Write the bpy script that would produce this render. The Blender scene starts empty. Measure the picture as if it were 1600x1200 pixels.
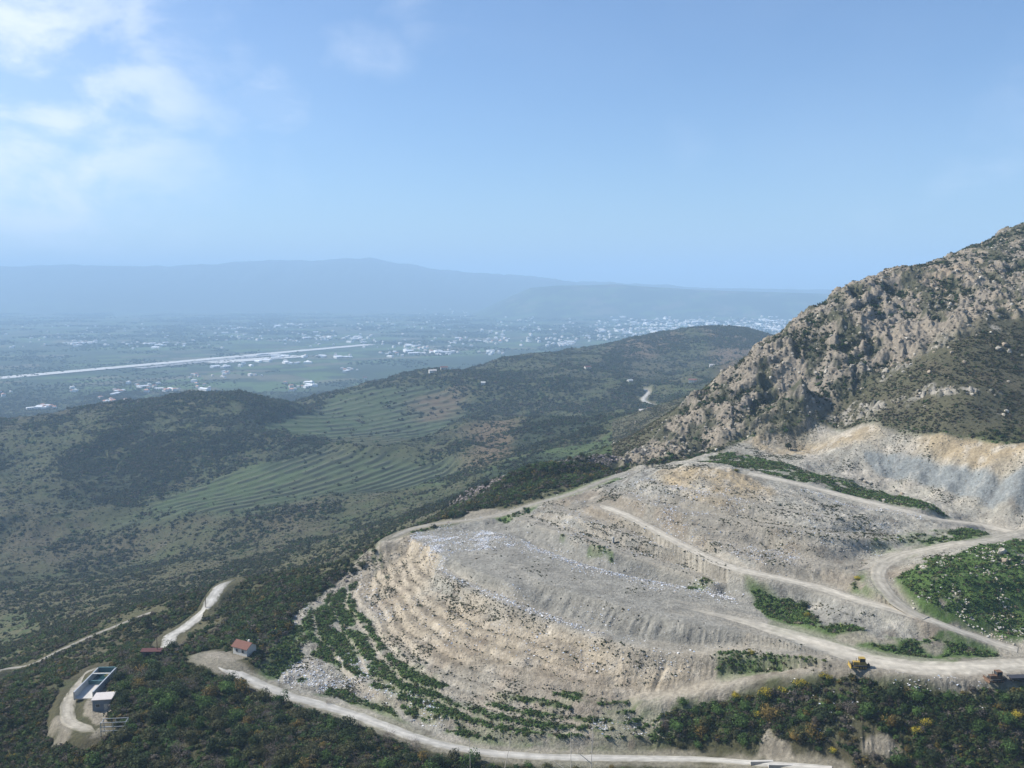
import bpy, bmesh, math, random
import numpy as np
from mathutils import Vector, Matrix
R = math.radians
random.seed(7); rng = np.random.default_rng(11)
SC = bpy.context.scene
COL = SC.collection

# ------------------------------------------------------------------ camera
F, CX, CY = 1386.0, 800.0, 600.0
HC = 330.0
PITCH = math.atan(158/1386.0)
cam = bpy.data.cameras.new('camera'); camo = bpy.data.objects.new('camera', cam); COL.objects.link(camo)
camo.location = (0, 0, HC); camo.rotation_euler = (R(90)-PITCH, 0, 0)
cam.sensor_width = 36; cam.lens = 36*F/1600; cam.clip_start = 0.5; cam.clip_end = 200000
SC.camera = camo

# ------------------------------------------------------------------ sun, sky, exposure
SUN_EL, SUN_AZ = 41.0, -76.0          # azimuth from +Y (view direction), negative = left
sd = Vector((math.sin(R(SUN_AZ))*math.cos(R(SUN_EL)), math.cos(R(SUN_AZ))*math.cos(R(SUN_EL)), math.sin(R(SUN_EL))))
sun = bpy.data.lights.new('sun', 'SUN'); suno = bpy.data.objects.new('sun', sun); COL.objects.link(suno)
suno.rotation_euler = (-sd).to_track_quat('-Z', 'Y').to_euler()
sun.energy = 5.0; sun.angle = R(0.53); sun.color = (1.0, 0.95, 0.87)
SC.view_settings.view_transform = 'Standard'; SC.view_settings.look = 'None'
SC.view_settings.exposure = 0.55; SC.view_settings.gamma = 1.0
try: SC.view_settings.use_curve_mapping = False
except Exception: pass
SC.cycles.volume_bounces = 2; SC.cycles.max_bounces = 5; SC.cycles.diffuse_bounces = 2
SC.cycles.use_denoising = True

W = bpy.data.worlds.new('World'); SC.world = W; W.use_nodes = True
nt = W.node_tree; nt.nodes.clear()
def N(t, **k):
    n = nt.nodes.new(t)
    for a, b in k.items(): setattr(n, a, b)
    return n
def L(a, b): nt.links.new(a, b)
def mathn(op, a, b=None, c=None, clamp=False):
    n = N('ShaderNodeMath', operation=op); n.use_clamp = clamp
    for i, v in enumerate((a, b, c)):
        if v is None: continue
        if isinstance(v, (int, float)): n.inputs[i].default_value = v
        else: L(v, n.inputs[i])
    return n.outputs[0]
def vmath(op, a, b=None):
    n = N('ShaderNodeVectorMath', operation=op)
    for i, v in enumerate((a, b)):
        if v is None: continue
        if isinstance(v, (tuple, list)): n.inputs[i].default_value = v
        else: L(v, n.inputs[i])
    return n.outputs['Value' if op in ('DOT_PRODUCT', 'LENGTH', 'DISTANCE') else 'Vector']
def noise(vec, scale, detail=5, rough=0.55, dist=0.0):
    n = N('ShaderNodeTexNoise'); n.inputs['Scale'].default_value = scale; n.inputs['Detail'].default_value = detail
    n.inputs['Roughness'].default_value = rough; n.inputs['Distortion'].default_value = dist
    if vec is not None: L(vec, n.inputs['Vector'])
    return n.outputs['Fac']
def mrange(v, a, b, c=0.0, d=1.0, smooth=True):
    n = N('ShaderNodeMapRange'); n.interpolation_type = 'SMOOTHSTEP' if smooth else 'LINEAR'
    L(v, n.inputs['Value'])
    for i, x in zip((1, 2, 3, 4), (a, b, c, d)): n.inputs[i].default_value = x
    return n.outputs[0]
def mixc(fac, a, b, bt='MIX'):
    n = N('ShaderNodeMix', data_type='RGBA', blend_type=bt)
    if isinstance(fac, (int, float)): n.inputs['Factor'].default_value = fac
    else: L(fac, n.inputs['Factor'])
    for k, v in ((6, a), (7, b)):
        if isinstance(v, (tuple, list)): n.inputs[k].default_value = (*v, 1) if len(v) == 3 else v
        else: L(v, n.inputs[k])
    return n.outputs[2]

sky = N('ShaderNodeTexSky'); sky.sky_type = 'NISHITA'; sky.sun_disc = False
sky.sun_elevation = R(SUN_EL); sky.sun_rotation = R(SUN_AZ); sky.altitude = 300
sky.air_density = 1.0; sky.dust_density = 1.0; sky.ozone_density = 4.0
def pixdir(px, py):
    v = Vector(((px-CX)/F, math.cos(PITCH)-((py-CY)/F)*math.sin(PITCH), -math.sin(PITCH)-((py-CY)/F)*math.cos(PITCH)))
    return tuple(v.normalized())
tc = N('ShaderNodeTexCoord'); dirv = tc.outputs['Generated']
wob = N('ShaderNodeTexNoise'); wob.inputs['Scale'].default_value = 5; wob.inputs['Detail'].default_value = 6
L(dirv, wob.inputs['Vector'])
wv = vmath('MULTIPLY', vmath('SUBTRACT', wob.outputs['Color'], (0.5, 0.5, 0.5)), (0.22, 0.22, 0.22))
dw = vmath('ADD', dirv, wv)
cm = None   # cloud cover: soft lobes where the banks stand in the sky, broken up by noise
for (px, py, r, k) in ((-20, 90, .17, .85), (70, 200, .21, .80), (180, 150, .19, .62), (110, 300, .18, .38), (270, 230, .13, .40), (435, 165, .05, .55), (575, 75, .06, .36), (120, 30, .13, .55), (-180, 100, .25, .8),
                       (240, 330, .12, .16), (660, 10, .05, .2), (1530, 265, .055, .20), (1400, 292, .05, .12), (1080, 200, .05, .08), (-150, 300, .3, .35), (1900, 100, .2, .4)):
    d = vmath('DISTANCE', dw, pixdir(px, py))
    m = mrange(d, r, r*0.15, 0.0, k)
    cm = m if cm is None else mathn('MAXIMUM', cm, m)
stretch = vmath('MULTIPLY', dirv, (1, 1, 1.9))
nz = noise(stretch, 9, 9, 0.58, 0.25)
cm = mathn('MULTIPLY', cm, mrange(nz, 0.38, 0.64, 0.18, 1.0))
veil = mathn('MULTIPLY', mrange(noise(stretch, 2.2, 4, 0.5), 0.4, 0.75), 0.05)
cm = mathn('MAXIMUM', cm, veil, clamp=True)
cl = mixc(cm, mixc(1.0, sky.outputs[0], (.85, .95, 1.06), 'MULTIPLY'), (7.5, 7.9, 8.6))
bg = N('ShaderNodeBackground'); bg.inputs['Strength'].default_value = 0.10
L(cl, bg.inputs['Color']); wo = N('ShaderNodeOutputWorld'); L(bg.outputs[0], wo.inputs['Surface'])

# ------------------------------------------------------------------ small maths
def sst(x, a, b):
    t = np.clip((x-a)/(b-a), 0, 1); return t*t*(3-2*t)
def lerp(a, b, t): return a+(b-a)*t
def _hash(ix, iy, seed):
    h = (ix.astype(np.int64)*374761393 + iy.astype(np.int64)*668265263 + seed*2147483647) & 0xFFFFFFFF
    h = ((h ^ (h >> 13))*1274126177) & 0xFFFFFFFF
    h = ((h ^ (h >> 16))*2246822519) & 0xFFFFFFFF
    return ((h ^ (h >> 15)) & 0xFFFFFF)/float(0xFFFFFF)
def vn(x, y, seed=0):
    ix = np.floor(x); iy = np.floor(y); fx = x-ix; fy = y-iy
    fx = fx*fx*fx*(fx*(fx*6-15)+10); fy = fy*fy*fy*(fy*(fy*6-15)+10)
    ix = ix.astype(np.int64); iy = iy.astype(np.int64)
    a = _hash(ix, iy, seed); b = _hash(ix+1, iy, seed); c = _hash(ix, iy+1, seed); d = _hash(ix+1, iy+1, seed)
    return (a+(b-a)*fx+(c-a)*fy+(a-b-c+d)*fx*fy)*2-1
def fbm(x, y, wl, octv=4, seed=0, gain=0.5, ridged=False):
    s = 0; a = 1.0; tot = 0; ca, sa = math.cos(0.6), math.sin(0.6)
    x = x/wl; y = y/wl
    for o in range(octv):
        n = vn(x, y, seed+o*17)
        if ridged: n = 1-2*np.abs(n)
        s = s+a*n; tot += a; a *= gain
        x, y = (x*ca-y*sa)*2.03+3.1, (x*sa+y*ca)*2.03+1.7
    return s/tot
def worley(x, y, wl, seed=0):
    x = x/wl; y = y/wl; ix = np.floor(x); iy = np.floor(y)
    f1 = np.full(x.shape, 9.0); f2 = np.full(x.shape, 9.0); idv = np.zeros(x.shape)
    for i in (-1, 0, 1):
        for j in (-1, 0, 1):
            cx = (ix+i).astype(np.int64); cy = (iy+j).astype(np.int64)
            px = cx+_hash(cx, cy, seed); py = cy+_hash(cx, cy, seed+5)
            d = np.hypot(x-px, y-py); hid = _hash(cx, cy, seed+9)
            m = d < f1
            f2 = np.where(m, f1, np.minimum(f2, d)); idv = np.where(m, hid, idv); f1 = np.where(m, d, f1)
    return f1, f2, idv
def ray(px, py):
    v = (np.asarray(py, float)-CY)/F
    dy = math.cos(PITCH)-v*math.sin(PITCH); dz = -math.sin(PITCH)-v*math.cos(PITCH)
    return (np.asarray(px, float)-CX)/F/dy, dz/dy            # s = X/Y, slope = (z-HC)/Y
def on_plane(pts, z):
    out = []
    for px, py in pts:
        s, g = ray(px, py); Y = (z-HC)/g; out.append((s*Y, Y))
    return out
def cr(pts, n=5, closed=False):
    p = [tuple(q) for q in pts]; m = len(p); out = []
    rngi = range(m) if closed else range(m-1)
    for i in rngi:
        if closed: a, b, c, d = p[(i-1) % m], p[i], p[(i+1) % m], p[(i+2) % m]
        else: a, b, c, d = p[max(i-1, 0)], p[i], p[i+1], p[min(i+2, m-1)]
        for k in range(n):
            t = k/n
            out.append(tuple(0.5*((2*b[j])+(-a[j]+c[j])*t+(2*a[j]-5*b[j]+4*c[j]-d[j])*t*t+(-a[j]+3*b[j]-3*c[j]+d[j])*t**3) for j in range(len(b))))
    if not closed: out.append(p[-1])
    return out
def line_d(X, Y, poly, closed=False, zs=None):
    """distance to a polyline, arc length at the nearest point, height there"""
    D = np.full(X.shape, 1e9); T = np.zeros(X.shape); Z = np.zeros(X.shape); acc = 0.0
    n = len(poly); rg = range(n) if closed else range(n-1)
    for i in rg:
        ax, ay = poly[i][:2]; bx, by = poly[(i+1) % n][:2]
        dx, dy = bx-ax, by-ay; l2 = dx*dx+dy*dy
        if l2 < 1e-9: continue
        t = np.clip(((X-ax)*dx+(Y-ay)*dy)/l2, 0, 1)
        d = np.hypot(X-ax-t*dx, Y-ay-t*dy); m = d < D; ln = math.sqrt(l2)
        D = np.where(m, d, D); T = np.where(m, acc+t*ln, T)
        if zs is not None: Z = np.where(m, zs[i]+t*(zs[(i+1) % n]-zs[i]), Z)
        acc += ln
    return D, T, Z
def inside(X, Y, poly):
    r = np.zeros(X.shape, bool); n = len(poly)
    for i in range(n):
        ax, ay = poly[i][:2]; bx, by = poly[(i+1) % n][:2]
        if ay == by: continue
        c = ((ay > Y) != (by > Y)) & (X < (bx-ax)*(Y-ay)/(by-ay)+ax)
        r ^= c
    return r
def sdf(X, Y, poly):
    D, T, _ = line_d(X, Y, poly, True)
    return np.where(inside(X, Y, poly), -D, D), T

# ------------------------------------------------------------------ the lie of the land: surveyed points (photo x, photo y, distance or -height)
PTS = """
0 1100 -203;160 1105 -209;290 1075 -209;380 1062 -206;550 1112 -202.5;700 1166 -202;900 1184 -202;1050 1188 -202;1200 1192 -202;1400 1195 -206;1600 1195 -206;1850 1200 -206
140 1120 -208;120 1070 -205;40 1150 -200;0 1200 -198;-200 1200 -196;-200 1100 -195;250 1150 -209;400 1150 -208;560 1180 -205
300 1030 -207;381 1020 -208;240 1020 -206;200 1040 -205
0 1058 330;60 1030 338;130 1000 347;200 970 357;240 955 362;-200 1130 300
245 1002 318;300 965 345;345 918 372;370 908 385;450 893 385;560 868 385;600 844 368;650 826 380;700 812 386;760 790 398;850 758 412;960 735 428
0 1000 470;0 900 720;0 860 830;0 800 900;0 720 1100;0 664 1300
-250 1000 470;-250 860 830;-250 760 1000;-250 690 1300
100 960 480;200 920 580;200 860 800;200 780 960;200 700 1130;200 641 1300;100 650 1300
300 930 480;310 880 640;300 800 850;300 700 1120;300 657 1250;400 627 1330;400 700 1130;400 760 950;400 820 780;400 870 640
450 655 1300;430 640 1330;470 640 1480;500 900 430;480 860 600;500 700 1080;500 620 1520;550 603 1620;550 700 1050;550 760 900;550 800 760;555 838 560
620 830 480;640 591 1750;700 589 1780;760 583 1820;700 640 1400;700 700 1080;700 750 850;700 785 620
800 562 1900;850 549 2000;900 546 2000;850 620 1450;850 680 1040;900 692 940;850 720 800;840 735 620
950 546 2000;950 600 1500;950 660 1100;950 700 800;950 716 600;1000 530 2200
1050 521 2300;1130 514 2350;1180 520 2320;1225 532 2300;1050 600 1550;1130 580 1700;1050 650 920;1020 690 680;1100 620 1300;1200 560 1600
470 960 -208;430 1020 -205;550 1000 -205;620 1060 -203;700 1100 -203;800 1130 -203;600 900 -210
900 1120 -204;1000 1130 -204;1080 1100 -208;1150 1075 -213
1220 1050 -219;1300 1060 -222;1400 1062 -223.5;1500 1075 -223.5;1600 1075 -223.5;1800 1080 -224;1600 1040 -225;1400 1040 -224
1250 1100 -214;1400 1130 -214;1600 1140 -214;1200 1130 -208
800 900 -215;900 950 -212;1000 980 -212;1100 990 -214;1200 1000 -220
1200 985 -225.5;1300 980 -228.5;1400 960 -231;1400 1000 -228;1500 1000 -227.5;1600 1012 -226;1600 980 -229;1550 1020 -225;1800 1000 -229
1030 738 -248;1080 727 -252;980 770 -241;1200 747 -250;1300 776 -246;1400 798 -243.5;1500 822 -241;1600 836 -240.5;1800 860 -240.5
1100 780 338;1100 820 322;1060 850 -235;1130 885 -233.5;1230 905 -233;1310 925 -232.5;1250 840 303;1350 870 -236.5;1000 820 -236;945 790 -238.5;1180 800 325;1250 800 320;1200 860 303
900 800 -234;850 815 -231;1000 850 -232.5;900 850 -228.5;800 815 -227;780 805 -228;880 765 -236;1050 880 -229.5;1100 905 -228.5;1160 930 -228;950 870 -229
1370 905 -236;1440 860 -239;1450 910 -238;1520 880 -241.5;1600 900 -239;1520 940 -234.5;1600 950 -232;1700 1020 -226.5;1450 965 -231.5
1150 715 -248;1200 722 -247.5;1300 750 -246;1400 775 -244.5;1450 790 -243.5;1250 715 -249
1300 720 -248.5;1400 738 -246.5;1500 765 -245;1600 793 -243.5;1800 830 -243.5
1350 729 395;1360 706 400;1450 751 373.5;1450 719 379.5;1550 779 347.5;1550 735 353.5;1700 812 318;1700 751 329;1320 700 408;1400 712 392;1500 728 366;1600 742 341;1800 760 320;1330 688 414;1500 690 380;1600 690 364;1400 685 402;1800 690 345;1150 700 -250;1200 690 -251
1250 680 -254;1150 678 452;1100 705 -247
1010 728 -240;1000 719 -240.5;1060 700 465;1090 668 475;1150 640 470;1150 593 496;1060 672 482;1200 562 500;1240 533 505;1200 640 462;1250 600 462
1300 640 452;1250 640 466;1300 570 475;1300 520 492;1300 484 518;1330 464 530;1370 443 545;1410 424 565;1400 620 430;1400 560 465;1400 500 500;1400 450 545
1500 640 395;1500 600 420;1500 540 450;1500 500 480;1500 440 535;1500 402 590;1540 386 610;1570 372 620;1600 352 640;1600 640 400;1600 600 420;1600 500 475;1600 420 550;1700 310 680;1900 240 760;1900 500 480;1900 640 400
"""
WP = [(-.9, 15, 310), (0, 12, 312), (.9, 15, 314), (-.9, 60, 272), (0, 60, 272), (.9, 60, 276), (-.9, 120, 238), (0, 120, 236), (.9, 120, 240),
      (-.9, 195, 200), (-.45, 195, 203), (-.2, 195, 205), (0, 195, 201), (.2, 190, 203), (.45, 190, 206), (.9, 190, 208),
      (-.7, 1700, 25), (-.57, 1750, 20), (-.4, 1750, 25), (-.25, 1800, 40), (-.7, 2200, 3), (-.5, 2100, 2), (-.35, 2200, 2), (-.12, 2250, 40), (0, 2450, 60),
      (-.1, 3000, 2), (.05, 3000, 20), (.2, 3000, 60), (.3, 3000, 40), (.5, 3000, 60), (.8, 3000, 40), (-.5, 3500, 2), (-.2, 3500, 2), (.1, 3600, 2), (.4, 3600, 5),
      (.15, 640, 205), (.2, 640, 222), (.25, 640, 240), (.3, 650, 265), (.37, 700, 290), (.45, 760, 320), (.6, 850, 345), (.9, 1000, 380),
      (.25, 1000, 180), (.35, 1000, 210), (.5, 1200, 240), (.8, 1500, 230), (.4, 1600, 170), (.6, 2200, 110), (.3, 2800, 90)]
cs, cu, cz = [], [], []
for tok in PTS.replace('\n', ';').split(';'):
    if not tok.strip(): continue
    px, py, q = [float(v) for v in tok.split()]
    s, g = ray(px, py); Yq = q if q > 0 else (-q-HC)/g
    cs.append(float(s)); cu.append(math.log(Yq)); cz.append(HC+float(g)*Yq)
for s, Yq, z in WP: cs.append(s); cu.append(math.log(Yq)); cz.append(z)
cs, cu, cz = map(np.array, (cs, cu, cz))
def kern(d2): return 0.5*d2*np.log(d2+1e-12)
A = kern((cs[:, None]-cs[None])**2+(cu[:, None]-cu[None])**2)
A[np.diag_indices_from(A)] += 2e-6
n_ = len(cs); P = np.stack([np.ones(n_), cs, cu], 1)
M_ = np.block([[A, P], [P.T, np.zeros((3, 3))]])
wts = np.linalg.solve(M_, np.concatenate([cz, np.zeros(3)]))
GS = np.linspace(-1.0, 1.0, 401); GU = np.linspace(math.log(8), math.log(4000), 520)
G = np.zeros((len(GU), len(GS)))
for i, u in enumerate(GU):
    d2 = (GS[:, None]-cs[None])**2+(u-cu[None])**2
    G[i] = kern(d2)@wts[:n_]+wts[n_]+wts[n_+1]*GS+wts[n_+2]*u
def base_h(X, Y):
    X, Y = np.asarray(X, float), np.asarray(Y, float)
    w = sst(Y, 182, 200)
    if w.min() >= 1: return base_g(X, Y)
    zn = np.interp(Y, [0, 5, 20, 60, 100, 160, 186, 200], [328.4, 325.7, 316.8, 293.4, 270, 232, 212, 203])+0*X
    return zn*(1-w)+base_g(X, Y)*w
def base_g(X, Y):
    Yc = np.maximum(Y, 8.1); s = np.clip(X/Yc, -.999, .999); u = np.clip(np.log(Yc), GU[0], GU[-1]-1e-6)
    a = (s+1.0)/(GS[1]-GS[0]); b = (u-GU[0])/(GU[1]-GU[0])
    ia = np.clip(a.astype(int), 0, len(GS)-2); ib = np.clip(b.astype(int), 0, len(GU)-2); fa = a-ia; fb = b-ib
    return (G[ib, ia]*(1-fa)+G[ib, ia+1]*fa)*(1-fb)+(G[ib+1, ia]*(1-fa)+G[ib+1, ia+1]*fa)*fb
# far country: plain, the long mountain to the left, the low ridge to the right, dropping to the sea
RL = np.array([(-500, 400), (-250, 410), (0, 418), (120, 414), (200, 416), (260, 418), (380, 410), (480, 406), (580, 405), (640, 414), (700, 424), (790, 430), (900, 437), (1000, 443), (1100, 450), (1300, 452), (2200, 452)], float)
RR = np.array([(600, 520), (740, 490), (800, 462), (830, 450), (870, 447), (960, 445), (1030, 450), (1100, 453), (1150, 455), (1330, 461), (1500, 468), (1900, 475), (2200, 480)], float)
def far_h(X, Y):
    Yc = np.maximum(Y, 1); px = X/Yc*F*1.0+CX
    z = 2.0+fbm(X, Y, 900, 2, 5)*1.0
    gl = np.interp(px, RL[:, 0], (RL[:, 1]-442)/F); Yl = 13500.0
    zl = np.maximum(HC-gl*Yl, 0)
    near = 9300+500*fbm(X, Y, 2500, 2, 3)+900*sst(px, 300, 900)
    prof = sst(Y, near, Yl)*(1-0.75*sst(Y, Yl, 20000)); z1 = zl*prof
    z1 = z1*(1+0.13*prof*(1-prof)*4*fbm(X, Y, 1500, 4, 8, ridged=True))+sst(Y, near, Yl)*fbm(X, Y, 700, 3, 9)*9
    gr = np.interp(px, RR[:, 0], (RR[:, 1]-442)/F); zr = np.maximum(HC-gr*9200, 0)
    z2 = zr*sst(Y, 7700, 9200)*(1-0.999*sst(Y, 9300, 11000))*(1+0.03*fbm(X, Y, 600, 3, 4))
    z1 = z1+sst(z1, 120, 400)*(fbm(X, Y*.3, 900, 4, 12)*38+fbm(X, Y*.3, 300, 4, 13, gain=.6)*34)
    z = z+np.maximum(z1*sst(z1, 0, 60), z2*sst(px, 560, 800))
    z = z-12*sst(px, 700, 1000)*sst(Y, 10500, 12000)-40*sst(Y, 21000, 24000)*1.0
    return z

# ------------------------------------------------------------------ landfill mounds
T1 = cr(on_plane([(800, 838), (830, 851), (900, 877), (980, 899), (1080, 918), (1150, 936), (1230, 966), (1330, 1003), (1450, 1028), (1600, 1036), (1750, 1040),
                  (1750, 1062), (1600, 1062), (1400, 1046), (1300, 1030), (1199, 996), (1129, 980), (1071, 971), (1012, 957), (954, 942), (896, 925), (849, 910), (800, 882), (765, 858)], 226.5), 4, True)
B1 = cr(on_plane([(790, 828), (700, 823), (655, 830), (648, 846), (672, 868), (690, 888), (712, 904), (764, 927), (797, 941), (823, 955), (867, 967), (910, 983), (954, 996), (998, 1006), (1042, 1012),
                  (1129, 1018), (1200, 1018), (1260, 1030), (1330, 1045), (1400, 1050), (1330, 1010), (1200, 975), (1080, 930), (980, 905), (900, 885), (840, 855)], 220.5), 4, True)
INNER = [(1180, 1000), (1000, 960), (850, 900), (720, 850), (660, 845)]
def resamp(q, n=10):
    a_ = np.array(q, float); l_ = np.r_[0, np.cumsum(np.hypot(*np.diff(a_, axis=0).T))]; t_ = np.linspace(0, l_[-1], n); return np.stack([np.interp(t_, l_, a_[:, 0]), np.interp(t_, l_, a_[:, 1])], 1)
TL = [
    (217.3, [(630, 850), (648, 893), (676, 922), (740, 958), (810, 984), (900, 1012), (990, 1030), (1080, 1036), (1150, 1034)]),
    (213.6, [(608, 862), (618, 905), (648, 952), (712, 990), (790, 1020), (890, 1046), (990, 1060), (1080, 1062), (1150, 1052)]),
    (209.8, [(585, 885), (595, 935), (622, 990), (690, 1030), (780, 1064), (880, 1088), (980, 1100), (1060, 1098), (1130, 1082)]),
    (206.8, [(555, 905), (560, 960), (590, 1022), (650, 1062), (740, 1096), (840, 1120), (950, 1130), (1040, 1126), (1110, 1108)]),
    (204.8, [(500, 950), (512, 1010), (560, 1060), (630, 1100), (720, 1130), (830, 1148), (940, 1154), (1050, 1150), (1140, 1128)])]
_b = resamp([(655, 846), (672, 868), (690, 888), (712, 904), (764, 927), (867, 967), (954, 996), (1042, 1012), (1129, 1018)]); T2 = []; _z = 220.5
for z_, q_ in TL:
    r_ = resamp(q_); T2.append(((z_+_z)/2, [tuple(v) for v in (r_+_b)/2])); T2.append((z_, [tuple(v) for v in r_])); _b, _z = r_, z_
TIERS = [(z_, cr(on_plane(q_+INNER, z_), 4, True)) for z_, q_ in T2]
LFX = (-130, 330); LFY = (200, 520)
def bench_profile(d, drop, width, flat):
    """height lost at distance d down a benched flank"""
    k = np.floor(d/width); f = d/width-k
    return (k+np.clip(f/(1-flat), 0, 1))*drop
def mounds(X, Y, z, detail=True):
    m = (X > -160) & (X < 240) & (Y > 195) & (Y < 420)
    if not m.any(): return z, None
    x, y = X[m], Y[m]; s = x/y; zz = z[m].copy()
    wx = x+fbm(x, y, 30, 3, 21)*3.0*detail; wy = y+fbm(x, y, 30, 3, 22)*3.0*detail
    dB, tB = sdf(wx, wy, B1); dT, tT = sdf(x, y, T1)
    sl = lerp(0.27, 0.56, sst(s, -0.13, 0.0))
    rillB = fbm(tB/2.6, dB/16, 1.0, 3, 31, ridged=True)
    dd = np.maximum(dB, 0)
    TD = []; hB = 220.5-.78*dd
    if detail: hB = hB+rillB*0.55*sst(dd, 0.3, 3)*(1-0.4*sst(dd, 18, 40))+fbm(x, y, 5, 4, 33, gain=.6)*0.85*sst(dd, 1, 8)
    for i_, (zt_, pt_) in enumerate(TIERS):
        n_w = fbm(x, y, 11, 3, 60+i_)*1.5*detail; dI, tI = sdf(wx+n_w, wy+n_w, pt_)
        lip = fbm(tI/2.4, dI/14, 1.0, 3, 70+i_, ridged=True)*.5*detail*sst(dI, .2, 2)
        hI = zt_+np.minimum(-dI, 14)*.05*(dI < 0)-np.maximum(dI, 0)*(.95+.04*i_)+lip+.25*detail*fbm(x, y, 3.5, 3, 80+i_)
        hB = np.maximum(hB, hI); TD.append(np.where(dI > 0, dI, 99)); 
    TDm = np.min(TD, 0); TIN = np.min([np.where(d__ < 98, 99, 99) for d__ in TD], 0)
    slT = 0.10+0.56*sst(s, -0.01, 0.05)
    dt = np.maximum(dT, 0)
    hT = 226.5-slT*dt-2.0*np.clip(dB-0.5, 0, 60)*(s < .06)
    if detail: hT = hT-(0.5-0.5*fbm(tT/2.3, dT/18, 1.0, 3, 37, ridged=True))*1.7*sst(dt, 0.2, 2.5)*sst(slT, .3, .6)
    back = sst(dT, 0, 3)  # where plateau meets rising ground behind: base wins
    h = np.maximum(hB, hT)
    onm = np.maximum(h, 0) > zz
    zz2 = np.maximum(zz, h)
    out = z.copy(); out[m] = zz2
    info = dict(td=TDm, m=m, dB=dB, dT=dT, on=onm, tB=tB)
    return out, info
def macro(X, Y):
    z = base_h(X, Y); w = sst(Y, 2500, 3400)
    z = z*(1-w)+far_h(X, Y)*w if w.max() > 0 else z
    return mounds(X, Y, z, False)[0]
def hits(pts):
    """photo points -> ground points"""
    a = np.array(pts, float)[:, :2]; s, g = ray(a[:, 0], a[:, 1])
    Ys = np.exp(np.linspace(math.log(188), math.log(16000), 2600))
    Yg = np.repeat(Ys[None], len(a), 0); Xg = s[:, None]*Yg
    Zr = HC+g[:, None]*Yg
    Zt = np.stack([macro(Xg[i], Yg[i]) for i in range(len(a))])
    below = Zr <= Zt; idx = np.where(below.any(1), below.argmax(1), len(Ys)-1)
    out = []
    for i, k in enumerate(idx):
        y1 = Ys[k]
        if k > 0:
            d0 = Zr[i, k-1]-Zt[i, k-1]; d1 = Zr[i, k]-Zt[i, k]; t = d0/(d0-d1) if d0 != d1 else 0
            y1 = Ys[k-1]+(Ys[k]-Ys[k-1])*np.clip(t, 0, 1)
        out.append((float(s[i]*y1), float(y1), float(HC+g[i]*y1)))
    return out
def hit(px, py): return Vector(hits([(px, py)])[0])

# ------------------------------------------------------------------ roads (flattened into the ground, laid as strips)
ROADS = {}
def road(key, pts, w, smooth=4, w2=None, taper=(0, 0)):
    h = hits([q[:2] for q in pts])
    for i, q in enumerate(pts):      # surveyed distance where the crest would hide the point
        if len(q) == 3: sv, gv_ = ray(q[0], q[1]); h[i] = (float(sv)*q[2], float(q[2]), float(HC+gv_*q[2]))
    p = cr(h, smooth)
    z = np.array([q[2] for q in p]); k = np.ones(5)/5
    zp = np.pad(z, 2, mode='edge'); z = np.convolve(zp, k, 'valid')
    ROADS[key] = dict(p=[(q[0], q[1]) for q in p], z=list(z), w=w, w2=w2 or w, taper=taper)
road('lower', [(318, 1026), (345, 1038), (370, 1052), (392, 1063), (420, 1075), (450, 1087), (500, 1101), (550, 1116), (600, 1134), (650, 1152), (700, 1166), (760, 1176), (820, 1181), (900, 1184), (1000, 1185), (1100, 1188), (1200, 1193), (1300, 1199)], 2.6, w2=1.5, taper=(14, 0))
road('left', [(262, 1008), (268, 995), (290, 980), (310, 965), (325, 945, 346), (338, 925, 358), (350, 912, 368), (368, 906, 377)], 2.7, taper=(0, 14))
road('plateau', [(1060, 948), (1120, 960), (1180, 975), (1240, 993), (1300, 1012), (1360, 1030), (1420, 1041), (1480, 1044), (1560, 1040), (1680, 1036)], 4.6, taper=(45, 0))
road('diag', [(938, 789), (980, 805), (1030, 832), (1080, 858), (1130, 882), (1180, 895), (1230, 906), (1280, 918), (1330, 934), (1390, 950), (1440, 964), (1490, 982), (1540, 1000), (1590, 1016)], 2.6, taper=(5, 0))
road('loop', [(1600, 834), (1540, 843), (1480, 852), (1420, 866), (1385, 880), (1372, 897), (1380, 917), (1400, 940), (1425, 957), (1446, 967)], 2.5)
road('rim', [(1170, 738), (1250, 757), (1330, 778), (1400, 795), (1460, 808), (1530, 822), (1600, 834), (1680, 845)], 3.0)
road('spur', [(1340, 893), (1390, 872), (1440, 855)], 2.2, taper=(10, 10))
road('bank', [(1010, 1092), (1080, 1078), (1150, 1062), (1220, 1051), (1270, 1042)], 1.6)
road('back', [(605, 845), (640, 828), (690, 817), (740, 812), (790, 802), (830, 790), (900, 768), (950, 748), (985, 738)], 1.9, taper=(10, 8))
road('track', [(-60, 1082), (0, 1058), (60, 1032), (130, 1000), (200, 970), (240, 955)], 1.3)
road('valley', [(975, 603), (1000, 607), (1013, 613), (1005, 625), (1018, 632), (1027, 638)], 4)
road('yard', [(150, 1045), (120, 1075), (106, 1105), (112, 1130), (150, 1143)], 2.2, taper=(3, 6))

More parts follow.
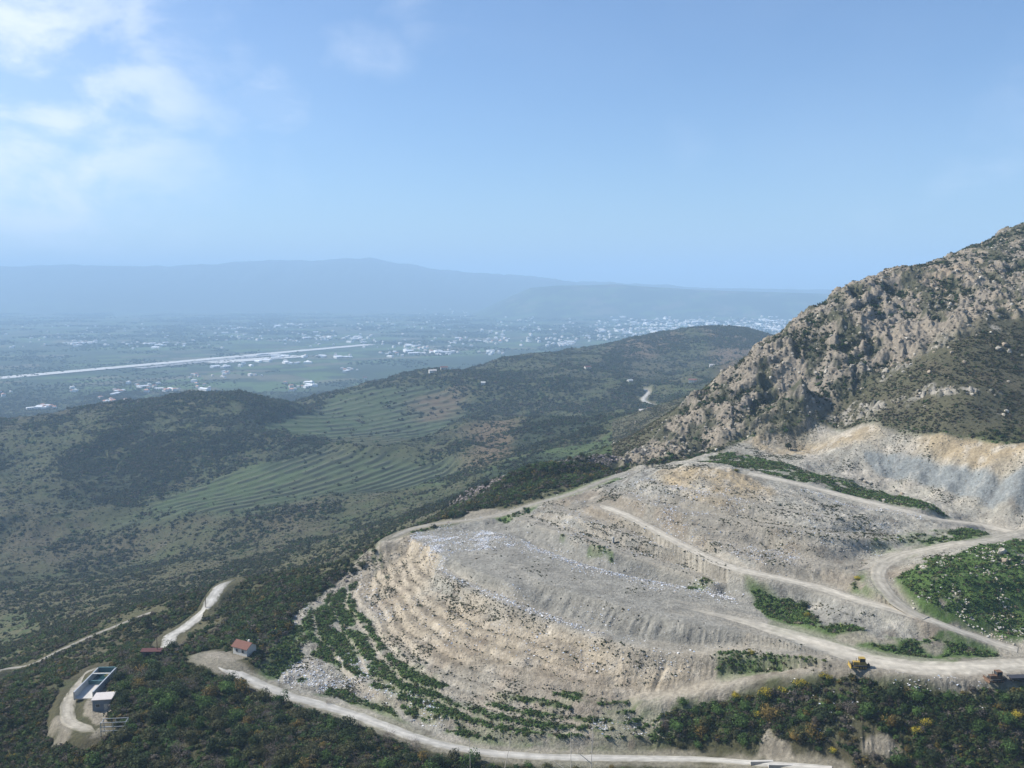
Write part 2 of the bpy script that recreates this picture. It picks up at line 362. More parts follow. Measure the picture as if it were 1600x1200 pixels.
for i_, (q_, w_) in enumerate((([(694, 892), (712, 904), (764, 927), (797, 941), (867, 967), (954, 996), (1042, 1012), (1129, 1018), (1200, 1016), (1275, 1026)], 2.4),
    ([(812, 806), (870, 824), (950, 850), (1040, 880), (1120, 905)], 3.2), ([(860, 790), (930, 812), (1010, 842), (1080, 872)], 2.6),
    ([(985, 775), (1080, 800), (1180, 818), (1280, 830), (1390, 842)], 3.0), ([(1010, 752), (1100, 768), (1200, 790), (1300, 808)], 2.0), ([(1120, 845), (1200, 862), (1290, 878), (1340, 880)], 2.0))):
    road('bench%d' % i_, q_, w_)
def road_masks(X, Y):
    """returns road weight and height"""
    Wt = np.zeros(X.shape); Zt = np.zeros(X.shape)
    for k, r in ROADS.items():
        p = np.array(r['p']); mg = r['w']+14
        m = (X > p[:, 0].min()-mg) & (X < p[:, 0].max()+mg) & (Y > p[:, 1].min()-mg) & (Y < p[:, 1].max()+mg)
        if not m.any(): continue
        d, t, z = line_d(X[m], Y[m], r['p'], False, r['z'])
        bq = k.startswith('bench'); w = 1-sst(d, r['w']*1.15, r['w']*1.15+(2.6 if bq else 3.5))
        cur = Wt[m]; better = w > cur
        Wt[m] = np.where(better, w, cur); zc = Zt[m]; Zt[m] = np.where(better, z, zc)
    return Wt, Zt

# ------------------------------------------------------------------ regions of the ground, as outlines on the ground
def region(pts, n=3): return [(p[0], p[1]) for p in cr(hits(pts), n, True)]
def rmask(X, Y, poly, feather, warp=0.0, wl=20, seed=50):
    p = np.array(poly); mg = feather+warp*2
    m = (X > p[:, 0].min()-mg) & (X < p[:, 0].max()+mg) & (Y > p[:, 1].min()-mg) & (Y < p[:, 1].max()+mg)
    out = np.zeros(X.shape)
    if not m.any(): return out
    x, y = X[m], Y[m]
    if warp: x, y = x+fbm(x, y, wl, 3, seed)*warp, y+fbm(x, y, wl, 3, seed+1)*warp
    d, _ = sdf(x, y, poly); out[m] = 1-sst(d, -feather*0.5, feather*0.5)
    return out
R_LF = region([(455, 975), (500, 935), (555, 880), (600, 848), (650, 832), (700, 820), (800, 800), (850, 785), (960, 742), (1000, 731), (1110, 708), (1150, 690), (1230, 672), (1300, 668), (1450, 682), (1600, 692), (1800, 700),
                (1900, 1060), (1600, 1070), (1400, 1062), (1300, 1055), (1190, 1062), (1100, 1110), (1050, 1150), (900, 1172), (760, 1170), (650, 1150), (560, 1112), (460, 1085), (395, 1058), (430, 1020)])
R_ROCK_OLD = ([(990, 724), (1040, 690), (1090, 648), (1150, 605), (1200, 575), (1240, 545), (1290, 505), (1330, 478), (1380, 450), (1450, 432), (1540, 400), (1600, 372), (1800, 300), (1850, 400), (1750, 440), (1620, 478), (1560, 500), (1500, 535), (1440, 560), (1350, 590), (1300, 625), (1220, 655), (1150, 680), (1080, 715), (1010, 727)])
V = [region(q) for q in (
    [(478, 965), (520, 925), (553, 905), (556, 950), (590, 990), (640, 1030), (680, 1062), (720, 1095), (800, 1130), (900, 1150), (860, 1172), (700, 1140), (640, 1100), (560, 1055), (480, 1015)],
    [(405, 1025), (450, 985), (475, 985), (470, 1030), (440, 1062), (410, 1058)],
    [(470, 1060), (520, 1072), (600, 1090), (640, 1130), (560, 1105), (480, 1080)],
    [(770, 1090), (850, 1080), (950, 1085), (1010, 1100), (1080, 1100), (1200, 1100), (1210, 1180), (1070, 1180), (900, 1172), (800, 1172), (700, 1150)],
    [(1105, 1050), (1130, 1030), (1170, 1022), (1240, 1030), (1290, 1036), (1240, 1046), (1150, 1056), (1115, 1062)],
    [(1160, 905), (1215, 925), (1260, 945), (1290, 975), (1400, 990), (1500, 995), (1540, 1012), (1540, 1032), (1400, 1036), (1290, 1005), (1215, 985), (1200, 960)],
    [(1395, 900), (1440, 875), (1500, 862), (1600, 842), (1850, 860), (1850, 1005), (1620, 1003), (1540, 990), (1470, 965), (1410, 930)],
    [(1120, 705), (1180, 712), (1250, 730), (1370, 765), (1480, 803), (1420, 793), (1300, 766), (1190, 737), (1100, 722)],
    [(1440, 848), (1490, 828), (1540, 833), (1530, 842), (1470, 850), (1400, 880), (1400, 872)],
    [(1330, 900), (1350, 890), (1380, 920), (1440, 955), (1390, 948), (1340, 925)],
    [(800, 770), (960, 742), (960, 752), (860, 785), (800, 815), (770, 815)],
    [(870, 838), (920, 850), (965, 866), (950, 872), (890, 856)],
    [(1200, 830), (1290, 828), (1400, 825), (1500, 828), (1440, 850), (1380, 862), (1300, 845), (1220, 840)],
    [(575, 870), (600, 868), (625, 905), (640, 930), (620, 930), (590, 900)],
    [(1070, 918), (1110, 914), (1125, 922), (1085, 926)],
)]
VW = [.95, .85, .7, .72, .95, .95, 1, .62, .8, .8, .9, .8, .45, .5, .8]
R_GRAY = [region(q) for q in (
    [(800, 815), (860, 780), (950, 745), (1010, 735), (1040, 760), (950, 785), (940, 800), (1050, 860), (1150, 915), (1180, 940), (1100, 930), (950, 890), (850, 850)],
    [(850, 915), (960, 945), (1100, 975), (1200, 1000), (1190, 1014), (1050, 1010), (900, 985), (780, 930)],
    [(1000, 740), (1100, 800), (1250, 850), (1330, 860), (1290, 900), (1180, 880), (1050, 830), (960, 780)],
    [(1180, 905), (1260, 915), (1330, 935), (1300, 985), (1220, 950), (1150, 940)],
)]
R_ROCK = [(s_*y_, y_) for s_, y_ in ((.145, 475), (.19, 525), (.25, 540), (.32, 560), (.39, 600), (.46, 640), (.53, 690), (.60, 740), (.75, 840), (.85, 700))]+[(q[0], q[1]) for q in hits([(1700, 450), (1620, 478), (1560, 500), (1500, 535), (1440, 560), (1350, 590), (1300, 625), (1220, 655), (1150, 680), (1080, 715), (1010, 727), (985, 724)])]
R_MARL = region([(1350, 705), (1420, 712), (1500, 726), (1620, 742), (1900, 760), (1900, 840), (1620, 800), (1520, 772), (1420, 745), (1370, 735)])
R_OCHRE = [region(q) for q in ([(1150, 680), (1250, 665), (1330, 672), (1450, 682), (1600, 688), (1900, 700), (1900, 755), (1600, 738), (1500, 722), (1400, 708), (1320, 700), (1200, 705)],
    [(1040, 732), (1100, 728), (1190, 750), (1220, 775), (1150, 800), (1080, 770), (1020, 745)])]
R_TAN = region([(640, 940), (760, 960), (900, 1005), (1060, 1030), (1110, 1040), (1060, 1090), (900, 1080), (700, 1040), (600, 980), (565, 900), (600, 850), (660, 835), (675, 880)])
R_TERR = [region(q) for q in ([(240, 792), (330, 742), (440, 712), (480, 700), (560, 706), (700, 728), (715, 745), (600, 770), (480, 778), (350, 804), (245, 812)],
    [(430, 655), (500, 630), (560, 606), (640, 604), (720, 612), (740, 640), (690, 690), (560, 705), (500, 690), (420, 680)])]
R_GRASS = [region(q) for q in ([(420, 672), (480, 655), (560, 665), (500, 690), (430, 690)], [(570, 735), (620, 745), (700, 765), (640, 775), (590, 765)],
    [(760, 745), (850, 720), (960, 690), (985, 700), (900, 725), (800, 752)], [(240, 792), (330, 745), (440, 720), (480, 730), (340, 790)], [(0, 960), (60, 965), (60, 1010), (0, 1020)])]
R_MAQ_SHADE = [region(q) for q in ([(640, 800), (720, 770), (800, 735), (880, 722), (960, 725), (960, 738), (880, 758), (780, 790), (700, 812)],
    [(800, 700), (850, 660), (930, 660), (940, 690), (880, 705), (820, 725)], [(90, 780), (200, 720), (250, 680), (270, 700), (180, 790), (100, 800)], [(330, 700), (400, 632), (415, 660), (360, 710)], [(420, 715), (500, 690), (500, 720), (430, 735)],
    [(330, 1000), (400, 930), (560, 880), (600, 860), (520, 920), (440, 985)])]
R_BROWN = [region(q) for q in ([(940, 546), (1000, 530), (1060, 522), (1050, 545), (990, 560)], [(1090, 520), (1150, 516), (1200, 530), (1190, 560), (1120, 555)], [(620, 640), (700, 610), (720, 640), (650, 670)], [(740, 690), (800, 680), (810, 730), (740, 740)])]
R_BARE = [region(q, 2) for q in ([(1190, 1165), (1212, 1125), (1228, 1150), (1240, 1180), (1195, 1180)], [(1342, 1182), (1354, 1150), (1388, 1142), (1412, 1160), (1400, 1186)], [(1395, 1165), (1410, 1150), (1420, 1170), (1400, 1180)],
    [(1310, 985), (1350, 985), (1400, 998), (1400, 1015), (1350, 1005), (1310, 995)], [(1450, 1012), (1490, 1012), (1490, 1026), (1455, 1024)], [(85, 1130), (110, 1118), (120, 1150), (90, 1160)], [(322, 1020), (378, 1022), (385, 1032), (345, 1036), (320, 1030)],
    [(730, 800), (770, 795), (800, 802), (780, 812), (720, 812)])]
R_YARD = region([(144, 1054), (166, 1052), (175, 1106), (158, 1122), (136, 1122), (130, 1104), (134, 1078)])
print('surveyed')

# ------------------------------------------------------------------ ground mesh
def seq(a, b, st): 
    n = int(math.ceil(math.log(b/a)/st)); return list(np.exp(np.linspace(math.log(a), math.log(b), n, endpoint=False)))
Yr = seq(4, 185, .05)+seq(185, 300, .0030)+seq(300, 430, .0022)+seq(430, 640, .0013)+seq(640, 1700, .0021)+seq(1700, 2600, .0036)+seq(2600, 16000, .0062)+seq(16000, 30000, .03)+[30000]
Sr = list(np.linspace(-1.7, -.75, 18, endpoint=False))+list(np.linspace(-.75, -.60, 60, endpoint=False))+list(np.linspace(-.60, .60, 980, endpoint=False))+list(np.linspace(.60, .76, 60, endpoint=False))+list(np.linspace(.76, 1.7, 18))
Yr = np.array(Yr); Sr = np.array(Sr)
YY, SS = np.meshgrid(Yr, Sr, indexing='ij'); XX = YY*SS
X = XX.ravel(); Y = YY.ravel()
Z = base_h(X, Y); wf = sst(Y, 2500, 3400)
mf = Y > 2500
Z[mf] = Z[mf]*(1-wf[mf])+far_h(X[mf], Y[mf])*wf[mf]
near = (Y > 180) & (Y < 3400)
xn, yn = X[near], Y[near]
lf = np.zeros(X.shape); lf[near] = rmask(xn, yn, R_LF, 6, 4, 15)
rock = np.zeros(X.shape); rock[near] = rmask(xn, yn, R_ROCK, 16, 16, 28)
rock = np.clip(rock, 0, 1)
terr = np.zeros(X.shape); 
for q in R_TERR: terr[near] = np.maximum(terr[near], rmask(xn, yn, q, 50, 45, 110))
veg = 1-lf
for q, w in zip(V, VW): veg[near] = np.maximum(veg[near], w*rmask(xn, yn, q, 4, 4, 9, 70))
bare = np.zeros(X.shape)
for q in R_BARE: bare[near] = np.maximum(bare[near], rmask(xn, yn, q, 3, 3, 7, 75))
bare[near] = np.maximum(bare[near], rmask(xn, yn, R_YARD, 2, 1.5, 5))
# relief of the hills
hill = (1-lf)*(1-sst(Y, 2400, 3300))*sst(Y, 188, 215)
def folds(X, Y, o=5): return fbm(X, Y, 120, o, 101, ridged=True)*8.0*sst(Y, 430, 900)+fbm(X+.4*Y, Y*.8, 330, 3, 100, ridged=True)*20.0*sst(Y, 560, 1000)*(1-.6*sst(Y, 1500, 2300))
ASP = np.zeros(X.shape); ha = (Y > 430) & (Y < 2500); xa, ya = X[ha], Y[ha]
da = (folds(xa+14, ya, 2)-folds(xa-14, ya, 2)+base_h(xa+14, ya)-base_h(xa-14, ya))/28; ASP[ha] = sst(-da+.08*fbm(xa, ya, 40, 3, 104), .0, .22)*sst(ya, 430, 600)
dz = folds(X, Y)+fbm(X, Y, 22, 4, 103)*0.9
Z = Z+dz*hill*(1-rock)*(1-.8*terr)
# crumpled landfill ground and terraces of the upper slopes
mm = (lf > 0) & (Y < 520)
x, y = X[mm], Y[mm]; z = Z[mm]
upper = sst(x, 10, 25)*sst(z, 226.5, 228.5)*(1-sst(z, 250, 253))
per = 4.2; t = z/per+0.25*fbm(x, y, 40, 2, 110); k = np.floor(t); f = t-k
ztr = per*(k+sst(f, .38, 1.0)-0.25*fbm(x, y, 40, 2, 110))
z = lerp(z, ztr, 0.5*upper*lf[mm])
steep = sst(np.abs(f-.7), .35, .1)
z += (fbm(x, y, 7, 5, 112, gain=.62)*0.75+fbm(x, y, 2.1, 2, 113)*0.28+fbm(x+y*.3, y*.25, 2.2, 2, 114, ridged=True)*0.25*steep)*lf[mm]
# the dug face on the right: gullied marl
marl = rmask(x, y, R_MARL, 3, 1.5, 12)
z += marl*(fbm(x*1.0, y*.25, 6, 4, 120, ridged=True)*.8-0.3)
och = np.zeros(x.shape)
for q in R_OCHRE: och = np.maximum(och, rmask(x, y, q, 6, 5, 15))
z += och*sst(y, 340, 360)*fbm(x, y, 9, 4, 121, ridged=True)*0.6
Z[mm] = z
MARL = np.zeros(X.shape); MARL[mm] = marl; OCH = np.zeros(X.shape); OCH[mm] = och
# mounds over it
Z, info = mounds(X, Y, Z, True)
# rocks of the mountain: buttresses, blocks and clefts
mr = rock > 0.01
x, y = X[mr], Y[mr]
xw = x+fbm(x, y, 18, 4, 130)*7; yw = y+fbm(x, y, 18, 4, 131)*7
but = fbm(xw*1.0+yw*.25, yw*.40, 30, 5, 132, ridged=True, gain=.6)
but2 = fbm(x*1.0-y*.2, y*.45, 9, 4, 134, ridged=True, gain=.6)
f1, f2, idv = worley(xw, yw*.7, 6.5, 140); g1, g2, gid = worley(xw*1.15, yw*.8, 2.6, 141)
e1 = sst(f2-f1, .02, .25); e2 = sst(g2-g1, .03, .4)
pt = sst(fbm(x, y, 30, 3, 135), -.25, .3); pt2 = sst(fbm(x, y, 18, 3, 136), -.2, .35)
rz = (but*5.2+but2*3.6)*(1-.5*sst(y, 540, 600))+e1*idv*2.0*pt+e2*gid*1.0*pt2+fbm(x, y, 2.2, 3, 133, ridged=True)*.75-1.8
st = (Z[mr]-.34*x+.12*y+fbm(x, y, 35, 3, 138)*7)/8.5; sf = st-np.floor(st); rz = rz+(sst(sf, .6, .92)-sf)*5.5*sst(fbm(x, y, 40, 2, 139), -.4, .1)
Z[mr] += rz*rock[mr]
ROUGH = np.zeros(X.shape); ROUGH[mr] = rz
# scattered outcrops on the scrub below the cliff
oc = np.zeros(X.shape); mo = near & (Y > 380) & (Y < 620) & (X > 120)
oc[mo] = sst(fbm(X[mo], Y[mo], 22, 4, 150), .28, .5)*(1-rock[mo])*(1-lf[mo])
f1, f2, idv = worley(X[mo], Y[mo], 3.0, 151); Z[mo] += oc[mo]*sst(f2-f1, .05, .5)*idv*2.4
# field terraces on the hills
mt = terr > 0.01; x, y = X[mt], Y[mt]
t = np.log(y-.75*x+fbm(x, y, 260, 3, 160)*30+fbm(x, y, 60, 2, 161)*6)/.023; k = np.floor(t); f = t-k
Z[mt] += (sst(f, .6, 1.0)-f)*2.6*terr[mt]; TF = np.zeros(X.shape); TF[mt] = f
# roads and the concrete yard bed into the ground
rw, rz_ = road_masks(X, Y); 
lev = ~((Z < 0) | (rw <= 0)); Z[lev] = lerp(Z[lev], rz_[lev]-.05, rw[lev])
YZ = 206.6
my = near & (Y < 300) & (X < -90); yd = rmask(X[my], Y[my], R_YARD, 7, 1.5, 8); Z[my] = lerp(Z[my], YZ, yd)
HOUSE = hit(381, 1022)
dh = np.hypot(X-HOUSE.x, Y-HOUSE.y-3); Z = np.where(dh < 16, lerp(HOUSE.z, Z, sst(dh, 8, 15)), Z)
RB = cr([(q[0], q[1]+15, h_) for q, h_ in zip(hits([(640, 812), (670, 800), (720, 786), (780, 772), (840, 758), (900, 745), (955, 732), (985, 724)]), (0, 2.5, 5, 6.5, 8, 8, 5, 0))], 5)
mb = near & (Y > 350) & (Y < 500) & (X > -80) & (X < 90); xb, yb = X[mb], Y[mb]
d_, _, hb = line_d(xb, yb, RB, False, [q[2] for q in RB]); RBM = np.zeros(X.shape); RBM[mb] = np.exp(-(d_/(9+3*fbm(xb, yb, 12, 2, 171)))**2)*np.clip(hb, 0, 9)
Z = Z+RBM*(1-rw)*(1+.25*fbm(X, Y, 9, 3, 172))
print('relief')

# ------------------------------------------------------------------ ground colours (soil, plants and rock, with some shade painted in)
def C(*c): return np.array(c, float)
def mixv(col, m, c): return col+(c-col)*m[:, None]
n1 = fbm(X, Y, 90, 4, 201); n2 = fbm(X, Y, 14, 4, 202); n3 = fbm(X, Y, 3.0, 3, 203); n4 = fbm(X, Y, 260, 3, 204)
col = np.tile(C(.068, .072, .034), (len(X), 1))
col = mixv(col, sst(n1, -.15, .5)*.6, C(.088, .078, .046))
col = mixv(col, sst(n2, .1, .6)*.55, C(.055, .080, .030))
col = mixv(col, sst(-n2, .25, .6)*.5, C(.105, .088, .064))
col = mixv(col, sst(n4, .1, .5)*.4, C(.10, .078, .055))
midh = sst(Y, 450, 800)
col = mixv(col, midh*.35*sst(n3, -.2, .5), C(.04, .055, .028))
col = mixv(col, ASP*.55, C(.034, .045, .022))  # slopes turned from the sun painted darker, as denser maquis
for q in R_BROWN: col[near] = mixv(col[near], .7*rmask(xn, yn, q, 40, 20, 80), C(.15, .105, .07))
for q in R_GRASS: col[near] = mixv(col[near], .75*rmask(xn, yn, q, 25, 15, 50), C(.064, .094, .038))
for q in R_MAQ_SHADE: col[near] = mixv(col[near], .8*rmask(xn, yn, q, 20, 15, 40), C(.028, .038, .020))  # dark maquis, and the shade of a hill gully painted in
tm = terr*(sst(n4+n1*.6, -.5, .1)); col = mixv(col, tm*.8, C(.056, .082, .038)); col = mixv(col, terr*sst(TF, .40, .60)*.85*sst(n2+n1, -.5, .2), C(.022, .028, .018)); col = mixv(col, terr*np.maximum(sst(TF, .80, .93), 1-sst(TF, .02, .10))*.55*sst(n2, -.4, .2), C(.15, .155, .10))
lf = lf*(1-sst(RBM, .8, 2.0)); col = mixv(col, sst(RBM, 1, 3)*.8, C(.06, .055, .04)); col = mixv(col, sst(RBM, 1, 3)*sst(n3+n2, .1, .6)*.7, C(.16, .135, .12))
ls = sst(Y, 285, 330)*(1-sst(Y, 520, 700))*(1-sst(X, 0, 40))*(1-lf); col = mixv(col, ls*.75*sst(n2+n3*.5, -.5, .3), C(.115, .105, .062))
# landfill soils
g = C(.30, .283, .236); tan = C(.38, .315, .222); pale = C(.45, .41, .34)
lc = np.tile(g, (len(X), 1)); lc = mixv(lc, sst(n2+.5*n1, -.1, .6)*.55, C(.35, .312, .255)); 
if True:
    tmk = rmask(xn, yn, R_TAN, 12, 8, 20); a = np.zeros(X.shape); a[near] = tmk; lc = mixv(lc, a*.8, tan)
    for q in R_GRAY: a = np.zeros(X.shape); a[near] = rmask(xn, yn, q, 6, 5, 15); lc = mixv(lc, a*.9, C(.235, .228, .20))
lc = mixv(lc, OCH*sst(fbm(X, Y, 25, 3, 210), -.4, .3), C(.33, .265, .17)); lc = mixv(lc, OCH*.5*sst(n3, 0, .5), C(.27, .225, .165))
lc = mixv(lc, MARL, C(.205, .215, .205))
lc = mixv(lc, sst(n3+.6*n2, .2, .7)*.5, pale); lc = mixv(lc, sst(-n3-.4*n2, .3, .7)*.55, C(.17, .145, .115))
lc = lc*1.0
# plateau
pl = np.zeros(X.shape); i_m = info['m']; pl[i_m] = (1-sst(info['dT'], -1, 6)); bl = np.zeros(X.shape); bl[i_m] = (1-sst(info['dB'], -2, 1))
trk = fbm(X*.12+Y*.10, Y*1.1+X*.55, 1.5, 3, 215)
lc = mixv(lc, np.maximum(pl, bl)*.85, C(.225, .215, .185)); lc = mixv(lc, pl*sst(trk, 0, .4)*.5, C(.30, .28, .235))
lc = lc*(1+.22*n3[:, None])
lc = mixv(lc, MARL*.6, C(.20, .213, .208)); dirt_shade = np.zeros(X.shape); dirt_shade[i_m] = sst(info['dB'], 8, 12)*(1-sst(info['dB'], 30, 45)); lc = mixv(lc, dirt_shade*sst(fbm(X, Y, 12, 3, 219), .1, .5)*.5, C(.22, .17, .12))
BPH = np.ones(X.shape); dq = np.maximum(info['dB'], 0); xi, yi = X[i_m], Y[i_m]; td = info['td']; BPH[i_m] = np.where((dq > .5) & (xi < 60) & (td < 60), lerp(1, sst(td+fbm(xi, yi, 6, 3, 431)*1.0, 1.0, 2.6), .7), 1); LIPS = np.zeros(X.shape); LIPS[i_m] = np.where((dq > .5), 1-sst(td, .8, 2.0), 0)
lc = mixv(lc, sst(BPH, .3, 1)*dirt_shade*.45, C(.215, .18, .13)); lc = mixv(lc, LIPS*.45, C(.40, .345, .265))  # bench lines darkened for weeds and shade, lips paler
gv = veg*(.25+.75*BPH); gv = gv*sst(n3*.9+n2*1.2+fbm(X, Y, 7, 3, 216)*.9+gv*1.7, .35, 1.1)
isl = (veg > 0)&(lf > .02)
gcol = np.tile(C(.078, .125, .036), (len(X), 1)); gcol = mixv(gcol, sst(n2, 0, .6)*.6, C(.09, .12, .04))
col2 = lc*(1-gv[:, None])+gcol*gv[:, None]
col = col*(1-lf[:, None])+col2*lf[:, None]
# rock
rc = np.tile(C(.28, .24, .185), (len(X), 1)); rc = mixv(rc, sst(n2, 0, .5)*.6, C(.22, .20, .17)); rc = mixv(rc, sst(n1+n3*.4, .1, .5)*.5, C(.33, .25, .165))
rc = rc*.86
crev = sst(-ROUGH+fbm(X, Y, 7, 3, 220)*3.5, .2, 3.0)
rc = mixv(rc, crev*.9, C(.060, .062, .040)); rc = mixv(rc, sst(fbm(X*1.2, Y*.8, 14, 5, 221, gain=.65), .0, .30)*.9, C(.065, .068, .040))  # shade in the clefts painted dark, then scattered scrub patches
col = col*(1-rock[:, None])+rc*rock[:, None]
mlow = (X > 55)*(Y > 380)*(Y < 900)*(1-rock)*(1-lf)*(X > Y*.115); col = mixv(col, mlow*.75, C(.095, .088, .055)); col = mixv(col, mlow*sst(n2, .1, .6)*.5, C(.13, .105, .07))
col = mixv(col, oc*.8*sst(n3, -.3, .3), C(.36, .33, .28))
col = mixv(col, bare*.85*sst(bare+n3*.5+n2*.4, .3, .8), C(.27, .24, .19))
col = mixv(col, rw*(Y < 2000)*.6*(X > -115)*sst(n2+.4*n3+rw, .3, .9), C(.31, .28, .225))
# the plain: fields, groves, built-up ground
mp = Y > 2000; x, y = X[mp], Y[mp]
wx = x+fbm(x, y, 500, 2, 230)*120; wy = y+fbm(x, y, 500, 2, 231)*120
ca, sa = math.cos(.5), math.sin(.5); u = wx*ca+wy*sa; v = -wx*sa+wy*ca
row = np.floor(v/95); h1 = _hash(np.floor(u/(150+60*_hash(row.astype(np.int64), row.astype(np.int64)*0, 3))+_hash(row.astype(np.int64), row.astype(np.int64)*0, 8)).astype(np.int64), row.astype(np.int64), 240)
h2 = _hash(np.floor(u/170).astype(np.int64), row.astype(np.int64), 241)
pc = np.tile(C(.055, .078, .045), (len(x), 1)); pc = mixv(pc, (h1 > .68)*.8, C(.085, .13, .05)); pc = mixv(pc, (h1 < .35)*.8, C(.038, .052, .036)); pc = mixv(pc, ((h2 > .85))*.7, C(.14, .125, .09)); 
pc = mixv(pc, sst(fbm(x, y, 300, 4, 242), .0, .3)*.75, C(.035, .05, .03)); pc = mixv(pc, sst(y, 9000, 11000), C(.05, .06, .045))
wp = sst(y, 2000, 2900)
hilly = sst(Z[mp], 12, 45)*(y < 7000); wp = wp*(1-hilly)
col[mp] = col[mp]*(1-wp[:, None])+pc*wp[:, None]
col = np.clip(col, .01, .8)

def mat_ground():
    global nt
    m = bpy.data.materials.new('ground'); m.use_nodes = True; nt = m.node_tree; nt.nodes.clear()
    at = N('ShaderNodeAttribute', attribute_name='Col'); ge = N('ShaderNodeNewGeometry'); pos = ge.outputs['Position']
    a = noise(pos, .9, 6, .65); b = noise(pos, .11, 5, .6); c = noise(pos, 4.0, 3, .6)
    k = mathn('MULTIPLY', mrange(a, .25, .75, .62, 1.38, False), mrange(b, .25, .75, .82, 1.18, False))
    k = mathn('MULTIPLY', k, mrange(c, .3, .7, .84, 1.16, False))
    cc = mixc(1.0, at.outputs['Color'], k, 'MULTIPLY')
    bm = N('ShaderNodeBump'); bm.inputs['Strength'].default_value = .8; bm.inputs['Distance'].default_value = .8
    L(mathn('ADD', a, mathn('MULTIPLY', c, .3)), bm.inputs['Height'])
    p = N('ShaderNodeBsdfPrincipled'); L(cc, p.inputs['Base Color']); p.inputs['Roughness'].default_value = .95; p.inputs['Specular IOR Level'].default_value = .1
    L(bm.outputs[0], p.inputs['Normal']); o = N('ShaderNodeOutputMaterial'); L(p.outputs[0], o.inputs['Surface'])
    return m
M_GROUND = mat_ground()
def simple(name, rgb, rough=.7, var=.15, scale=1.5, metal=0.0, attr=False, bump=.0, spec=.3, objrand=0.0, trans=0.0):
    global nt
    m = bpy.data.materials.new(name); m.use_nodes = True; nt = m.node_tree; nt.nodes.clear()
    tcn = N('ShaderNodeTexCoord'); a = noise(tcn.outputs['Object'], scale, 5, .6)
    src = N('ShaderNodeAttribute', attribute_name='Col').outputs['Color'] if attr else (*rgb, 1)
    k = mrange(a, .25, .75, 1-var, 1+var, False)
    if objrand:
        oi = N('ShaderNodeObjectInfo'); k = mathn('MULTIPLY', k, mrange(oi.outputs['Random'], 0, 1, 1-objrand, 1+objrand, False))
    cc = mixc(1.0, src, k, 'MULTIPLY')
    p = N('ShaderNodeBsdfPrincipled'); L(cc, p.inputs['Base Color']); p.inputs['Roughness'].default_value = rough; p.inputs['Metallic'].default_value = metal
    p.inputs['Specular IOR Level'].default_value = spec
    if bump:
        bm = N('ShaderNodeBump'); bm.inputs['Strength'].default_value = bump; bm.inputs['Distance'].default_value = .05; L(a, bm.inputs['Height']); L(bm.outputs[0], p.inputs['Normal'])
    o = N('ShaderNodeOutputMaterial'); L(p.outputs[0], o.inputs['Surface'])
    return m
def raw_mesh(name, co, faces, mat, cols=None, smooth=False, parent=None, link=True):
    """co (N,3); faces (M,k) all of one size"""
    me = bpy.data.meshes.new(name); co = np.asarray(co, np.float32); faces = np.asarray(faces, np.int32)
    k = faces.shape[1]; nf = len(faces)
    me.vertices.add(len(co)); me.vertices.foreach_set('co', co.ravel())
    me.loops.add(nf*k); me.loops.foreach_set('vertex_index', faces.ravel())
    me.polygons.add(nf); me.polygons.foreach_set('loop_start', np.arange(0, nf*k, k, dtype=np.int32))
    me.polygons.foreach_set('loop_total', np.full(nf, k, np.int32))
    me.polygons.foreach_set('use_smooth', np.full(nf, smooth))
    me.update(calc_edges=True)
    if cols is not None:
        a = me.color_attributes.new('Col', 'FLOAT_COLOR', 'POINT'); c4 = np.ones((len(co), 4), np.float32); c4[:, :3] = cols; a.data.foreach_set('color', c4.ravel())
    me.materials.append(mat)
    o = bpy.data.objects.new(name, me)
    if link: COL.objects.link(o)
    if parent: o.parent = parent
    return o
nY, nS = YY.shape
ii = (np.arange(nY-1)[:, None]*nS+np.arange(nS-1)[None]).ravel()
quads = np.stack([ii, ii+1, ii+nS+1, ii+nS], 1)
qx, qy, qz = X[ii], Y[ii], Z[ii]
ql = lf[ii] > .5; 
mtn = (~ql) & (qy > 380) & (qy < 900) & (qx > 55) & (qx > qy*.115) 
far = (~ql) & (~mtn) & (qy > 2450); farm = far & (qy > 7700) & (qz > 25)
hillm = (~ql) & (~mtn) & (~far)
CO = np.stack([X, Y, Z], 1)
def sub(name, mask, label=None, **kw):
    q = quads[mask]; u, inv = np.unique(q, return_inverse=True)
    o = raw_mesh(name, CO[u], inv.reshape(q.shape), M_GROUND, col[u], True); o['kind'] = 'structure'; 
    return o
mtn_v = ((lf <= .5) & (Y > 380) & (Y < 900) & (X > 55) & (X > Y*.115))
sub('landfill_ground', ql); sub('mountain_slope', mtn); sub('hills', hillm); sub('plain', far & ~farm); sub('distant_mountains', farm)
print('ground', len(X))
# height of the finished ground, for setting things down
def ground_z(x, y):
    x = np.asarray(x, float); y = np.asarray(y, float); s = x/y
    iy = np.clip(np.searchsorted(Yr, y)-1, 0, nY-2); is_ = np.clip(np.searchsorted(Sr, s)-1, 0, nS-2)
    fy = (y-Yr[iy])/(Yr[iy+1]-Yr[iy]); fs = (s-Sr[is_])/(Sr[is_+1]-Sr[is_]); ZZ = Z.reshape(nY, nS)
    return (ZZ[iy, is_]*(1-fs)+ZZ[iy, is_+1]*fs)*(1-fy)+(ZZ[iy+1, is_]*(1-fs)+ZZ[iy+1, is_+1]*fs)*fy
def grid_at(arr, x, y):
    s = x/y; iy = np.clip(np.searchsorted(Yr, y), 0, nY-1); is_ = np.clip(np.searchsorted(Sr, s), 0, nS-1)
    return arr.reshape(nY, nS)[iy, is_]
def gpt(px, py):
    h = hit(px, py); return Vector((h.x, h.y, float(ground_z(h.x, h.y))))

